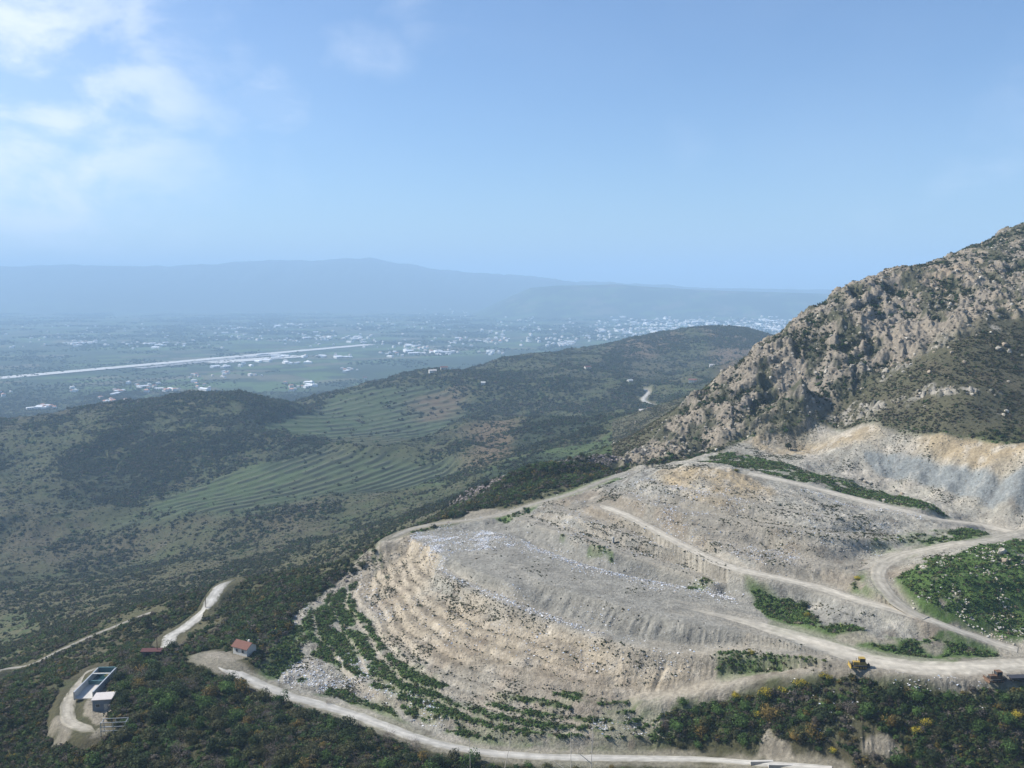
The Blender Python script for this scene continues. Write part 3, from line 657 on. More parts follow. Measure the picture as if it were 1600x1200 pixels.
# sea
M_SEA = simple('sea', (.02, .05, .08), .35, .1, .001)
o = raw_mesh('sea', [(-90000, 9000, 0), (90000, 9000, 0), (90000, 90000, 0), (-90000, 90000, 0)], [(0, 1, 2, 3)], M_SEA); o['kind'] = 'structure'

# roads
M_PALE = simple('pale_track', (.50, .455, .37), .95, .25, .5, bump=.4, spec=.1, attr=True)
M_BACK = simple('grey_path', (.26, .24, .20), .95, .25, .5, bump=.4, spec=.1, attr=True)
M_ROAD = simple('dirt_road', (.36, .325, .265), .95, .28, .45, bump=.4, attr=True, spec=.1)
M_ASPH = simple('concrete_road', (.43, .41, .365), .9, .25, .35, bump=.2, spec=.1, attr=True)
ROADC = {'pale_track': (.46, .42, .345), 'grey_path': (.27, .25, .21), 'dirt_road': (.36, .33, .27), 'concrete_road': (.44, .42, .375)}
def grid_at3(x, y):
    s_ = x/y; iy = min(max(int(np.searchsorted(Yr, y)), 0), nY-1); i2 = min(max(int(np.searchsorted(Sr, s_)), 0), nS-1); return col[iy*nS+i2]
def ribbon(name, r, mat, off=.1, edge=.35, cut=None):
    p = np.array(r['p']); z = np.array(r['z']); co = []; nn = len(p)
    seg = np.r_[0, np.cumsum(np.hypot(*np.diff(p, axis=0).T))]; m = max(8, int(seg[-1]/1.5)); tt = np.linspace(0, seg[-1], m)
    px = np.interp(tt, seg, p[:, 0]); py = np.interp(tt, seg, p[:, 1]); pz = np.interp(tt, seg, z)
    tx = np.gradient(px); ty = np.gradient(py); l = np.hypot(tx, ty)+1e-9; nx, ny = -ty/l, tx/l
    tp = np.clip(np.minimum((tt+.5)/(r['taper'][0]+.01), (seg[-1]-tt+.5)/(r['taper'][1]+.01)), .04, 1); base_w = lerp(r['w'], r['w2'], tt/seg[-1])*tp
    wl = base_w*(1+edge*.45*fbm(tt, tt*0, 6, 3, 301)); wr = base_w*(1+edge*.45*fbm(tt, tt*0+50, 6, 3, 302))
    K = (-1, -.88, -.7, -.48, -.34, -.15, .15, .34, .48, .7, .88, 1); vc = []; base = np.array(ROADC.get(mat.name, (.4, .37, .3)))
    rn = fbm(tt, tt*0+9, 9, 3, 303)
    for i in range(m):
        for k in K:
            w = (wl[i] if k < 0 else wr[i])*k; h = off*(1-abs(k)**6*1.6)-.05*(.3 < abs(k) < .5)
            vx, vy = px[i]+nx[i]*w, py[i]+ny[i]*w; gc = grid_at3(vx, vy); e = min(1, max(0, (abs(k)-.55)/.45+.25*rng.normal()*(abs(k) > .5)))
            e = max(e, 1-tp[i]); cv = base*(1-.16*(.3 < abs(k) < .5)+.10*rn[i]+.05*rng.normal()); vc.append(cv*(1-e)+gc*e)
            co.append((px[i]+nx[i]*w, py[i]+ny[i]*w, pz[i]+h))
    nk = len(K); f = [(i*nk+j, i*nk+j+1, (i+1)*nk+j+1, (i+1)*nk+j) for i in range(m-1) for j in range(nk-1)]
    o = raw_mesh(name, co, f, mat, np.clip(np.array(vc), .01, .9), True); o['kind'] = 'structure'; return o
for k, r in ROADS.items():
    if k in ('bank',) or k.startswith('bench'): continue
    ribbon('lower_road' if k == 'lower' else 'road' if k in ('lower', 'left', 'valley') else ('path' if k in ('track', 'spur', 'back', 'bank') else 'dirt_road'), r, M_ASPH if k in ('lower', 'left', 'valley') else M_BACK if k in ('back', 'track') else M_PALE if k in ('diag', 'rim', 'plateau') else M_ROAD, .12 if k != 'valley' else .5)
# runway and taxiway on the plain
M_RUN = simple('runway', (.50, .49, .46), .8, .1, .01)
def strip(name, a, b, w, mat, z=4.2):
    (ax, ay), (bx, by) = on_plane([a, b], z); d = Vector((bx-ax, by-ay)).normalized(); n = Vector((-d.y, d.x))*w/2; t = 1.2
    c = [(ax+n.x, ay+n.y), (bx+n.x, by+n.y), (bx-n.x, by-n.y), (ax-n.x, ay-n.y)]
    co = [(*q, z) for q in c]+[(*q, z-t) for q in c]
    o = raw_mesh(name, co, [(3, 2, 1, 0), (0, 1, 5, 4), (1, 2, 6, 5), (2, 3, 7, 6), (3, 0, 4, 7)], mat); o['kind'] = 'structure'; return o
strip('runway', (-70, 596.5), (578, 538), 78, M_RUN); strip('taxiway', (215, 575), (440, 553), 60, simple('taxiway', (.26, .26, .26), .8, .1, .01), 4.0)
strip('apron', (330, 566.5), (470, 556), 110, M_RUN, 4.4)

# ------------------------------------------------------------------ what can be seen from here (only to spend plants where they show)
ZZg = Z.reshape(nY, nS); slope_ = (ZZg-HC)/YY; runm = np.maximum.accumulate(slope_, 0)
VIS = ((ZZg+3.0-HC)/YY >= runm) & (np.abs(SS) < .63) & (YY > 196)
dYr = np.gradient(Yr); dSr = np.gradient(Sr); AREA = (dYr[:, None]*dSr[None]*YY)
gy_ = np.gradient(ZZg, axis=0)/dYr[:, None]; gx_ = np.gradient(ZZg, axis=1)/(dSr[None]*YY); AREA = AREA*np.minimum(np.sqrt(1+gy_**2+gx_**2), 3)
def sample(dens, n, seed, cond=None):
    """n random ground points with the given relative density per square metre"""
    w = (AREA*dens.reshape(nY, nS)*VIS).ravel()
    if cond is not None: w = w*cond
    t = w.sum()
    if t <= 0: return np.zeros((0, 3))
    g_ = np.random.default_rng(seed); c = np.cumsum(w); i = np.searchsorted(c, g_.random(n)*t); i = np.clip(i, 0, len(w)-1)
    iy, is_ = i//nS, i % nS
    y = Yr[iy]+(g_.random(n)-.5)*dYr[iy]; x = y*(Sr[is_]+(g_.random(n)-.5)*dSr[is_])
    return np.stack([x, y, ground_z(x, y)], 1)
def tmpl_leaf(nt_, seed, size=.36, flat=.75):
    g_ = np.random.default_rng(seed); v = g_.normal(size=(nt_, 3)); v /= np.linalg.norm(v, axis=1)[:, None]
    r = .45+.55*g_.random(nt_)**.5; c = v*r[:, None]; c[:, 2] = np.abs(c[:, 2])*flat*1.15+.08
    c *= (1+.22*np.sin(3*np.arctan2(c[:, 1], c[:, 0])+seed))[:, None]
    a = g_.normal(size=(nt_, 3)); a /= np.linalg.norm(a, axis=1)[:, None]; b = np.cross(a, v); b /= np.linalg.norm(b, axis=1)[:, None]+1e-6
    sz = size*(.6+.8*g_.random(nt_))[:, None]
    co = np.stack([c-a*sz*.6, c+a*sz*.6, c+b*sz], 1).reshape(-1, 3); tri = np.arange(nt_*3).reshape(-1, 3)
    sh = np.repeat(.75+.5*g_.random(nt_), 3)
    return co, tri, sh
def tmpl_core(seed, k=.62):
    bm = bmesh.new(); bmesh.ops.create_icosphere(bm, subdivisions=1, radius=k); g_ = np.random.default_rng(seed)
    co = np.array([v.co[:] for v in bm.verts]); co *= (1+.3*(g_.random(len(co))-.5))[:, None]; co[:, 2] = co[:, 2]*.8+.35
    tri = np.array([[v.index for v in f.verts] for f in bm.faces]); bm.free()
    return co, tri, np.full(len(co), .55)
def join_t(*ts):
    co, tr, sh, o = [], [], [], 0
    for c, t, s_ in ts: co.append(c); tr.append(t+o); sh.append(s_); o += len(c)
    return np.concatenate(co), np.concatenate(tr), np.concatenate(sh)
def tmpl_rock(seed, sub_=1):
    bm = bmesh.new(); bmesh.ops.create_icosphere(bm, subdivisions=sub_, radius=1); g_ = np.random.default_rng(seed)
    co = np.array([v.co[:] for v in bm.verts]); co *= (1+.55*(g_.random(len(co))-.5))[:, None]; co *= np.array([1, .75+.3*g_.random(), .6+.3*g_.random()])
    for _ in range(3):
        n_v = g_.normal(size=3); n_v /= np.linalg.norm(n_v); d = co@n_v; co = co-np.maximum(d-.62, 0)[:, None]*n_v
    tri = np.array([[v.index for v in f.verts] for f in bm.faces]); bm.free()
    return co, tri, np.full(len(co), 1.0)
def tmpl_scrap(seed):
    g_ = np.random.default_rng(seed)
    co = np.array([(-.5, -.4, .02), (.5, -.35, .1), (.45, .4, .05), (-.4, .45, .2), (.05, 0, .35)])+g_.normal(size=(5, 3))*.12
    return co, np.array([(0, 1, 4), (1, 2, 4), (2, 3, 4), (3, 0, 4)]), np.ones(5)
def scatter(name, ts, P_, size, colr, mat, zsq=1.0, sink=0.0, kind='stuff', seed=1):
    g_ = np.random.default_rng(seed); n = len(P_)
    if n == 0: return
    which = g_.integers(0, len(ts), n); cos, tris, cls, off = [], [], [], 0
    size = np.broadcast_to(np.asarray(size, float), (n,)); ang = g_.random(n)*6.283
    zk = np.broadcast_to(np.asarray(zsq, float), (n,))*(.8+.4*g_.random(n))
    for j, (co, tri, sh) in enumerate(ts):
        m = which == j; k = m.sum()
        if k == 0: continue
        ca, sa = np.cos(ang[m])[:, None], np.sin(ang[m])[:, None]; c = co[None]*size[m][:, None, None]
        x = c[..., 0]*ca-c[..., 1]*sa; y = c[..., 0]*sa+c[..., 1]*ca; z = c[..., 2]*zk[m][:, None]
        q = np.stack([x+P_[m, 0][:, None], y+P_[m, 1][:, None], z+(P_[m, 2]-sink*size[m])[:, None]], -1)
        cos.append(q.reshape(-1, 3)); t = tri[None]+(np.arange(k)*len(co))[:, None, None]+off; tris.append(t.reshape(-1, 3)); off += k*len(co)
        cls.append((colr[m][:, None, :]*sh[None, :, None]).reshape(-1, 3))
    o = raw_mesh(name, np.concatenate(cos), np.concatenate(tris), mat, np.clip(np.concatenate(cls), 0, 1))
    o['kind'] = kind; return o
def pal(n, cols, wts_, seed, var=.2):
    g_ = np.random.default_rng(seed); c = np.array(cols)[g_.choice(len(cols), n, p=np.array(wts_)/sum(wts_))]
    return c*(1+var*(g_.random((n, 1))*2-1))
def mat_leaf(name, objrand=0.0):
    global nt
    m = simple(name, (1, 1, 1), .8, .15, 3, attr=True, spec=.15, objrand=objrand); nt = m.node_tree
    p = next(n for n in nt.nodes if n.type == 'BSDF_PRINCIPLED'); o = next(n for n in nt.nodes if n.type == 'OUTPUT_MATERIAL')
    tr = N('ShaderNodeBsdfTranslucent'); L(p.inputs['Base Color'].links[0].from_socket, tr.inputs['Color'])
    mx = N('ShaderNodeMixShader'); mx.inputs[0].default_value = .25; L(p.outputs[0], mx.inputs[1]); L(tr.outputs[0], mx.inputs[2]); L(mx.outputs[0], o.inputs['Surface'])
    return m
M_LEAF = mat_leaf('foliage'); M_LEAFI = mat_leaf('bush_foliage', .30)
M_ROCKS = simple('stone', (1, 1, 1), .9, .3, 2.0, attr=True, bump=.6, spec=.1); M_TRASH = simple('litter', (1, 1, 1), .6, .1, 2.0, attr=True)
DG, OL, GR, BR, GY, YE = (.030, .045, .018), (.070, .076, .030), (.044, .082, .022), (.105, .085, .060), (.12, .105, .085), (.34, .28, .035)
lfm, rkm, vgm, rwm, brm = lf, rock, veg, rw, bare
bmask = np.zeros(X.shape); bsh = np.zeros(X.shape)
for k_, r_ in ROADS.items():
    if k_.startswith('bench'):
        d_, _, _ = line_d(xn, yn, r_['p']); bmask[near] = np.maximum(bmask[near], 1-sst(d_, 2, 5)); bsh[near] = np.maximum(bsh[near], sst(d_, 1.2, 2.4)*(1-sst(d_, 3.6, 6.5)))
roadfree = np.maximum((rwm < .05)*1.0, (bmask > 0)*.5); openl = (brm < .3)*1.0
T_S = [join_t(tmpl_core(i), tmpl_leaf(22, i, .42)) for i in range(4)]
T_M = [join_t(tmpl_core(i+9), tmpl_leaf(60, i+9, .28)) for i in range(4)]
T_L = [join_t(tmpl_core(i+20, .6), tmpl_leaf(10, i+20, .55)) for i in range(3)]
# trees and maquis over the far hills
maq = np.zeros(X.shape)
for q in R_MAQ_SHADE: maq[near] = np.maximum(maq[near], rmask(xn, yn, q, 15, 10, 30))
grs = np.zeros(X.shape)
for q in R_GRASS: grs[near] = np.maximum(grs[near], rmask(xn, yn, q, 15, 10, 30))
onhill = (Y > 330)*(Y < 2700)*(lfm < .3)*(rkm < .3)
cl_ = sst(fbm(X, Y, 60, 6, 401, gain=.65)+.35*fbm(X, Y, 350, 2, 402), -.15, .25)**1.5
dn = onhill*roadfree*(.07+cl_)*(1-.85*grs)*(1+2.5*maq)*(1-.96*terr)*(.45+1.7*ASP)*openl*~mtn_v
far_w = 1/np.clip(Y/700, .6, 2.2)
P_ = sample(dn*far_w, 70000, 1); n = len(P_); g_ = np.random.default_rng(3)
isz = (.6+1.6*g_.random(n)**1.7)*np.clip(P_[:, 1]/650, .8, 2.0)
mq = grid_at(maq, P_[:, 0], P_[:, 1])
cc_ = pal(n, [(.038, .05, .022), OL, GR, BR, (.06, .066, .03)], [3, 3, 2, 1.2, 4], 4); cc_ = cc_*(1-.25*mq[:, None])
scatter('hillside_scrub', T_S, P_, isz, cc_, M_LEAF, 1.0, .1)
dn = onhill*roadfree*(.5+sst(fbm(X, Y, 18, 4, 406), -.2, .4))*openl*~mtn_v*(1-.6*grs)*(1-.97*terr)
P_ = sample(dn*far_w, 70000, 31); n = len(P_)
scatter('hillside_brush', T_L, P_, (.35+.6*g_.random(n))*np.clip(P_[:, 1]/650, .8, 2.0), pal(n, [(.06, .075, .035), OL, (.045, .065, .028), BR, (.10, .095, .06)], [4, 4, 3, 2, 2], 32), M_LEAF, .7, .1)
bk = np.zeros(X.shape); bk[near] = rmask(xn, yn, region([(1060, 1085), (1200, 1062), (1400, 1066), (1600, 1078), (1750, 1085), (1750, 1250), (1050, 1250)]), 3)
# scrub on the near slopes and the mountain
dn = (Y > 196)*(Y < 430)*(lfm*(1-sst(bk, .2, .5)) < .4)*((X < 110) | (Y < 300))*roadfree*openl*(.35+sst(fbm(X, Y, 14, 3, 403), -.3, .3))*(1+1.5*maq)*(1-.62*sst(Y, 285, 330)*(1-maq)*(X < 30))
P_ = sample(dn*(1+1.2*(Y < 262)), 21000, 5); n = len(P_); scatter('slope_scrub', T_M, P_, (.45+1.25*g_.random(n)**1.4)*(1+.5*grid_at(maq, P_[:, 0], P_[:, 1])), pal(n, [DG, OL, GR, BR, GY, (.13, .10, .025), (.075, .12, .032)], [3, 4, 4, 2, 2, 1.2, 3], 6), M_LEAF, .9, .1)
dn = mtn_v*(.25+sst(fbm(X, Y, 12, 4, 404), -.2, .35))*(1-rkm*.75)*(1-.7*oc)
P_ = sample(dn, 20000, 7); n = len(P_); scatter('mountain_scrub', T_S, P_, .3+.75*g_.random(n)**2, pal(n, [DG, OL, GR, BR, (.085, .08, .045), (.12, .10, .065)], [1.5, 4, 1.5, 3, 5, 2], 8), M_LEAF, .85, .1)
dn = mtn_v*rkm*sst(-ROUGH, -.5, 2)
P_ = sample(dn, 3800, 9); n = len(P_); scatter('cleft_scrub', T_S, P_, .5+1.5*g_.random(n)**2, pal(n, [DG, OL, GR], [3, 4, 1.5], 10), M_LEAF, 1, .1)
# loose rock on the mountain, knoll and ridge
TR = [tmpl_rock(i) for i in range(6)]
RC = [(.33, .295, .235), (.26, .24, .20), (.40, .365, .30), (.30, .245, .18)]
dn = mtn_v*(rkm*.8+.9*oc+.16*sst(fbm(X, Y, 30, 3, 405), .0, .4))
P_ = sample(dn, 3200, 11); n = len(P_); scatter('mountain_rocks', TR, P_, .25+1.1*g_.random(n)**3, pal(n, RC, [4, 3, 2, 2], 12), M_ROCKS, 1.0, -.1)
rid = sst(RBM, 1, 3)
P_ = sample(rid+.03*maq*(Y < 450), 1500, 13); n = len(P_); scatter('ridge_rocks', TR, P_, .3+.8*g_.random(n)**2, pal(n, [(.20, .17, .16), (.28, .24, .22), (.15, .13, .13)], [1, 1, 1], 14), M_ROCKS, 1.0, -.1)
# landfill plants, tufts, clods and litter
gvv = sst(gv, .3, .8)*lfm
knl = np.zeros(X.shape); knl[near] = rmask(xn, yn, V[6], 3)
P_ = sample(gvv*roadfree*openl*(1-.55*knl)*(1-.3*sst(fbm(X, Y, 5, 3, 440), -.1, .3)), 15500, 15); n = len(P_); scatter('landfill_weeds', T_L+T_S[:2], P_, .28+.75*g_.random(n)**2.2, pal(n, [(.075, .135, .034), (.095, .155, .042), (.045, .075, .025), (.09, .10, .04), (.14, .17, .045), (.15, .13, .085)], [4, 4, 2, 2, 1.1, .8], 16), M_LEAF, .85, .1)
inB = np.ones(X.shape); inB[i_m] = sst(info['dB'], 0, 3)*sst(info['dT'], 2, 6)
tuft = lfm*(1-gvv)*roadfree*(.15+inB)*(sst(fbm(X, Y, 10, 3, 410), .0, .45)+1.1*bsh*sst(fbm(X, Y, 16, 3, 412), -.1, .3)+.5*sst(BPH, .3, 1)*(BPH < .999))*(1-MARL)*(1-.6*OCH)
P_ = sample(tuft, 12000, 17); n = len(P_); scatter('weed_tufts', T_L, P_, .18+.35*g_.random(n)**2, pal(n, [(.05, .07, .03), (.07, .085, .04), OL, (.13, .115, .07)], [2, 3, 3, 2], 18), M_LEAF, .8, .1)
P_ = sample((lfm*(1-.8*gvv)+bk*.6)*roadfree*(.15+inB*sst(fbm(X, Y, 7, 3, 411), -.3, .4))*(1-.7*MARL), 26000, 19); n = len(P_)
scatter('clods', TR[:4], P_, .10+.32*g_.random(n)**3, pal(n, [(.28, .255, .21), (.22, .2, .165), (.34, .30, .23), (.15, .13, .10)], [4, 3, 2, 2], 20), M_ROCKS, .8, -.05)
LIT = []
def lit_line(pts, n, w, seed):
    h = cr(hits(pts), 6); p = np.array(h)[:, :2]; seg = np.r_[0, np.cumsum(np.hypot(*np.diff(p, axis=0).T))]; g2 = np.random.default_rng(seed)
    t = g2.random(n)*seg[-1]; x = np.interp(t, seg, p[:, 0])+g2.normal(size=n)*w; y = np.interp(t, seg, p[:, 1])+g2.normal(size=n)*w
    LIT.append(np.stack([x, y, ground_z(x, y)], 1))
def lit_area(pts, n, seed, clump=.0):
    d = np.zeros(X.shape); d[near] = rmask(xn, yn, region(pts), 4, 3, 10)
    LIT.append(sample(d*(.1+sst(fbm(X, Y, 6, 3, seed), -.1+clump, .35+clump)), n, seed))
lit_area([(640, 838), (700, 826), (780, 832), (820, 848), (770, 858), (715, 862), (690, 890), (672, 870), (660, 850)], 6500, 501)
lit_line([(672, 862), (684, 884), (712, 902), (764, 926), (797, 940), (867, 966), (912, 984)], 1300, 1.0, 502)
lit_line([(820, 850), (900, 880), (980, 900), (1080, 920), (1150, 937)], 2000, 1.2, 503)
lit_line([(560, 890), (575, 930), (610, 965)], 500, 2.5, 504)
lit_area([(475, 1030), (540, 1020), (600, 1060), (610, 1090), (540, 1090), (470, 1080), (440, 1060)], 2200, 505, -.1)
lit_area([(640, 1090), (680, 1100), (690, 1135), (650, 1130)], 500, 506)
lit_area([(960, 770), (1010, 745), (1060, 750), (1150, 770), (1190, 800), (1110, 800), (1060, 830), (1000, 800)], 1900, 507)
lit_area([(1170, 850), (1230, 850), (1250, 880), (1190, 890)], 350, 508)
lit_line([(1260, 765), (1320, 785), (1400, 800), (1440, 810)], 500, 1.2, 509)
lit_area([(1200, 820), (1400, 815), (1420, 850), (1300, 860)], 600, 510)
lit_area([(950, 1130), (1020, 1130), (1010, 1150), (940, 1150)], 260, 511); lit_area([(1420, 1070), (1450, 1080), (1440, 1110), (1425, 1105)], 260, 512)
lit_area([(1200, 1090), (1330, 1090), (1340, 1130), (1210, 1130)], 260, 513); lit_area([(650, 930), (1100, 980), (1130, 1020), (1000, 1050), (700, 1020)], 1300, 514, .15)
lit_area([(640, 800), (740, 790), (760, 806), (650, 826)], 350, 515)
lit_area([(780, 805), (950, 740), (1000, 735), (960, 800), (850, 870)], 500, 516)
lit_area([(1400, 1040), (1600, 1085), (1600, 1130), (1400, 1120)], 250, 517)
lit_line([(385, 1005), (420, 1000), (450, 975), (480, 950)], 260, 1.2, 518)
lit_area([(830, 848), (900, 868), (1000, 890), (1150, 925), (1150, 945), (1000, 915), (900, 895), (800, 860)], 1500, 519)
lit_area([(850, 800), (960, 800), (1100, 870), (1150, 905), (1050, 890), (900, 850)], 700, 520, .1)
lit_area([(1000, 790), (1100, 820), (1250, 860), (1200, 880), (1060, 840)], 900, 521, .1)
P_ = np.concatenate(LIT); n = len(P_)
scatter('litter', [tmpl_scrap(i) for i in range(5)], P_, .13+.50*g_.random(n)**2.2, pal(n, [(.66, .66, .66), (.45, .46, .48), (.45, .52, .62), (.10, .10, .12), (.5, .42, .32), (.2, .3, .5)], [6, 4, 2, 1.6, 2, .4], 21, .15), M_TRASH, 1.0, -.02)
# knoll on the right: pale stones among the weeds
kn = np.zeros(X.shape); kn[near] = rmask(xn, yn, V[6], 3)
P_ = sample(kn*sst(fbm(X, Y, 5, 3, 420), .1, .4), 750, 22); n = len(P_); scatter('knoll_rocks', TR, P_, .15+.4*g_.random(n)**2, pal(n, [(.42, .39, .32), (.36, .31, .24), (.5, .48, .43)], [1, 1, 1], 23), M_ROCKS, .9, -.1)
# groves on the plain
pln = (Y > 2300)*(Y < 9500)*(Z < 14)*sst(fbm(X, Y, 260, 4, 242+0), -.05, .25)
P_ = sample(pln/np.clip(Y/3000, 1, 3), 17000, 24); n = len(P_); scatter('plain_groves', T_L, P_, (3+4*g_.random(n))*np.clip(P_[:, 1]/3500, .8, 1.8), pal(n, [DG, OL, (.04, .06, .03)], [3, 1, 2], 25), M_LEAF, .9, .1)
print('plants')

# ------------------------------------------------------------------ tagging
def tag(o, label, cat, group=None):
    o['label'] = label; o['category'] = cat
    if group: o['group'] = group
    return o
def empty(name, loc, rz=0.0):
    o = bpy.data.objects.new(name, None); COL.objects.link(o); o.location = loc; o.rotation_euler = (0, 0, rz); o.empty_display_size = .5; return o
def part(name, parent, mat, prims, bevel=0.0, link=True):
    bm = bmesh.new()
    for p in prims:
        k = p[0]
        if k == 'b':
            _, c, s_ = p[:3]; rz = p[3] if len(p) > 3 else 0; ry = p[4] if len(p) > 4 else 0
            M = Matrix.Translation(c) @ Matrix.Rotation(rz, 4, 'Z') @ Matrix.Rotation(ry, 4, 'Y') @ Matrix.Diagonal((*s_, 1))
            r = bmesh.ops.create_cube(bm, size=1, matrix=M)
        elif k == 'c':
            a, b = Vector(p[1]), Vector(p[2]); d = b-a; r1 = p[3]; r2 = p[4] if len(p) > 4 else r1
            M = Matrix.Translation((a+b)/2) @ d.to_track_quat('Z', 'Y').to_matrix().to_4x4()
            bmesh.ops.create_cone(bm, cap_ends=True, segments=p[5] if len(p) > 5 else 10, radius1=r1, radius2=r2, depth=d.length, matrix=M)
        elif k == 'x':     # outline in x,z pushed along y
            pts, y0, y1 = p[1:4]; a = [bm.verts.new((q[0], y0, q[1])) for q in pts]; b = [bm.verts.new((q[0], y1, q[1])) for q in pts]
            nn = len(pts); bm.faces.new(a); bm.faces.new(b[::-1])
            for i in range(nn): bm.faces.new((a[i], b[i], b[(i+1) % nn], a[(i+1) % nn]))
    bmesh.ops.recalc_face_normals(bm, faces=bm.faces[:])
    if bevel: bmesh.ops.bevel(bm, geom=bm.edges[:], offset=bevel, segments=1, affect='EDGES', clamp_overlap=True)
    me = bpy.data.meshes.new(name); bm.to_mesh(me); bm.free(); me.materials.append(mat)
    o = bpy.data.objects.new(name, me)
    if link: COL.objects.link(o)
    if parent: o.parent = parent
    return o
MW = simple('whitewash', (.62, .60, .55), .85, .1, .8, bump=.3); MWR = simple('old_plaster', (.60, .56, .48), .9, .2, .8, bump=.4); MRF = simple('clay_tiles', (.17, .078, .058), .85, .25, 4, bump=.6)
MGL = simple('dark_window', (.04, .05, .06), .25, .1, 1); MCO = simple('concrete', (.48, .46, .42), .9, .15, .8, bump=.4); MST = simple('galvanised_steel', (.42, .44, .45), .5, .15, 3, metal=.4)
MTE = simple('teal_paint', (.08, .17, .18), .6, .2, 1); MSHADE = simple('shaded_white_wall', (.17, .21, .26), .6, .12, 1.2); MYE = simple('yellow_paint', (.38, .26, .06), .5, .2, 2); MRU = simple('rusty_paint', (.15, .09, .055), .8, .35, 3)
MBK = simple('black_rubber', (.03, .03, .03), .8, .2, 3); MWD = simple('weathered_wood', (.16, .12, .09), .9, .25, 4); MDR = simple('dark_red_sheet', (.10, .035, .03), .7, .3, 2); MBARK = simple('bark', (.12, .09, .065), .95, .3, 5)
MPALE = simple('pale_roof', (.52, .48, .45), .85, .1, 1)

# ------------------------------------------------------------------ bushes one can tell apart in the foreground
KIND = {
 'dark': ('dense dark green evergreen shrub', [DG, (.022, .036, .016), (.045, .06, .025)], 1.0),
 'green': ('rounded mid green leafy shrub', [(.055, .10, .026), (.07, .115, .032), (.045, .075, .022)], .95),
 'olive': ('dull olive green shrub', [OL, (.085, .085, .035), (.06, .062, .03)], .9),
 'rust': ('shrub with ochre brown foliage', [(.15, .105, .03), (.11, .085, .03), (.06, .06, .025)], .9),
 'bare': ('leafless grey brown twiggy shrub', [(.17, .14, .12), (.13, .105, .09), (.20, .17, .15)], 1.0),
 'broom': ('broom bush covered in yellow flowers', [YE, (.40, .32, .04), (.09, .115, .03)], .85)}
def bush_mesh(kind, seed):
    g3 = np.random.default_rng(seed); cols = np.array(KIND[kind][1])*(1.3 if kind not in ('broom',) else 1.1); cc, tt, cl, off = [], [], [], 0
    nl = int(g3.integers(5, 9))
    for j in range(nl):      # lobes
        a = g3.random()*6.28; r = .55*g3.random()**.6; cen = np.array([math.cos(a)*r, math.sin(a)*r, .28+.45*g3.random()*(1-r*.6)]); rad = .30+.22*g3.random()
        nf = 130 if kind != 'bare' else 70
        v = g3.normal(size=(nf, 3)); v /= np.linalg.norm(v, axis=1)[:, None]; c = cen+v*rad*(.55+.5*g3.random((nf, 1))**.6)
        c[:, 2] = np.maximum(c[:, 2], .02)
        a_ = g3.normal(size=(nf, 3)); a_ /= np.linalg.norm(a_, axis=1)[:, None]; b_ = np.cross(a_, v)
        if kind == 'bare': sa, sb = .17, .012
        else: sa, sb = .055, .10
        k = .6+.8*g3.random((nf, 1))
        if kind == 'bare': a_ = v*.7+a_*.5; 
        co = np.stack([c-a_*sa*k, c+a_*sa*k, c+b_*sb*k], 1).reshape(-1, 3)
        ci = g3.integers(0, 2, nf)
        if kind == 'broom': ci = np.where(c[:, 2] > .22+.5*g3.random(nf), ci, 2)
        elif g3.random() < .35: ci = np.full(nf, 2)
        cl.append(np.repeat(cols[ci]*(.7+.6*g3.random((nf, 1))), 3, 0)); cc.append(co); tt.append(np.arange(nf*3).reshape(-1, 3)+off); off += nf*3
    co, tr, sh = tmpl_core(seed, .45); 
    if kind == 'bare': co = co*.3
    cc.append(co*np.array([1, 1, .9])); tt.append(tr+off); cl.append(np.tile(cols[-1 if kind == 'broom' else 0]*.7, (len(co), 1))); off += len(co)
    for j in range(6):       # stems reaching up into the leaves
        a = g3.random()*6.28; tp = np.array([math.cos(a)*.35, math.sin(a)*.35, .5]); w = .025
        cc.append(np.array([(w, 0, -.12), (-w, w, -.12), (-w, -w, -.12), tuple(tp)])); tt.append(np.array([(0, 1, 3), (1, 2, 3), (2, 0, 3)])+off); cl.append(np.tile([.12, .09, .065], (4, 1))); off += 4
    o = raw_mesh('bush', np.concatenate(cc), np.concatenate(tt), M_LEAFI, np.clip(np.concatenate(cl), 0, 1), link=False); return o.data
BM = {k: [bush_mesh(k, i*31+h*7+5) for i in range(4)] for h, k in enumerate(KIND)}
nb = 0
def bush(p, r, kind, where, group, h=1.0, label=None):
    global nb
    o = bpy.data.objects.new('bush', BM[kind][nb % 4]); nb += 1; COL.objects.link(o)
    o.location = p; o.scale = (r, r*random.uniform(.85, 1.15), r*KIND[kind][2]*h*random.uniform(.9, 1.2)); o.rotation_euler = (0, 0, random.uniform(0, 6.28))
    if label: tag(o, label, 'bush', group)
    else: tag(o, KIND[kind][0]+' '+where, 'bush', group+', '+kind.replace('rust', 'ochre').replace('bare', 'leafless')+' ones')
    return o
def bushes(pts, n, where, group, mix, rr, seed, mind=.55):
    if pts is None: d = sst(RBM, 1, 3)
    else: d = np.zeros(X.shape); d[near] = rmask(xn, yn, region(pts), 3)
    C_ = sample(d*(rwm < .5)*openl, n*8, seed); placed = []; rs = random.Random(seed); ks = [k for k, w in mix for _ in range(w)]
    for c in C_:
        r = rs.uniform(*rr)
        if all((c[0]-q[0])**2+(c[1]-q[1])**2 > ((r+q[2])*mind)**2 for q in placed):
            placed.append((c[0], c[1], r)); bush((c[0], c[1], c[2]-.1), r, rs.choice(ks), where, group)
            if len(placed) >= n: break
bushes([(190, 1040), (330, 1045), (385, 1075), (480, 1112), (560, 1135), (640, 1160), (700, 1180), (760, 1195), (700, 1215), (400, 1215), (150, 1215), (185, 1120)], 142,
       'in the thicket below the pale lower road', 'thicket shrubs', [('dark', 5), ('green', 3), ('olive', 4), ('rust', 1), ('bare', 2)], (1.9, 4.3), 601, .50)
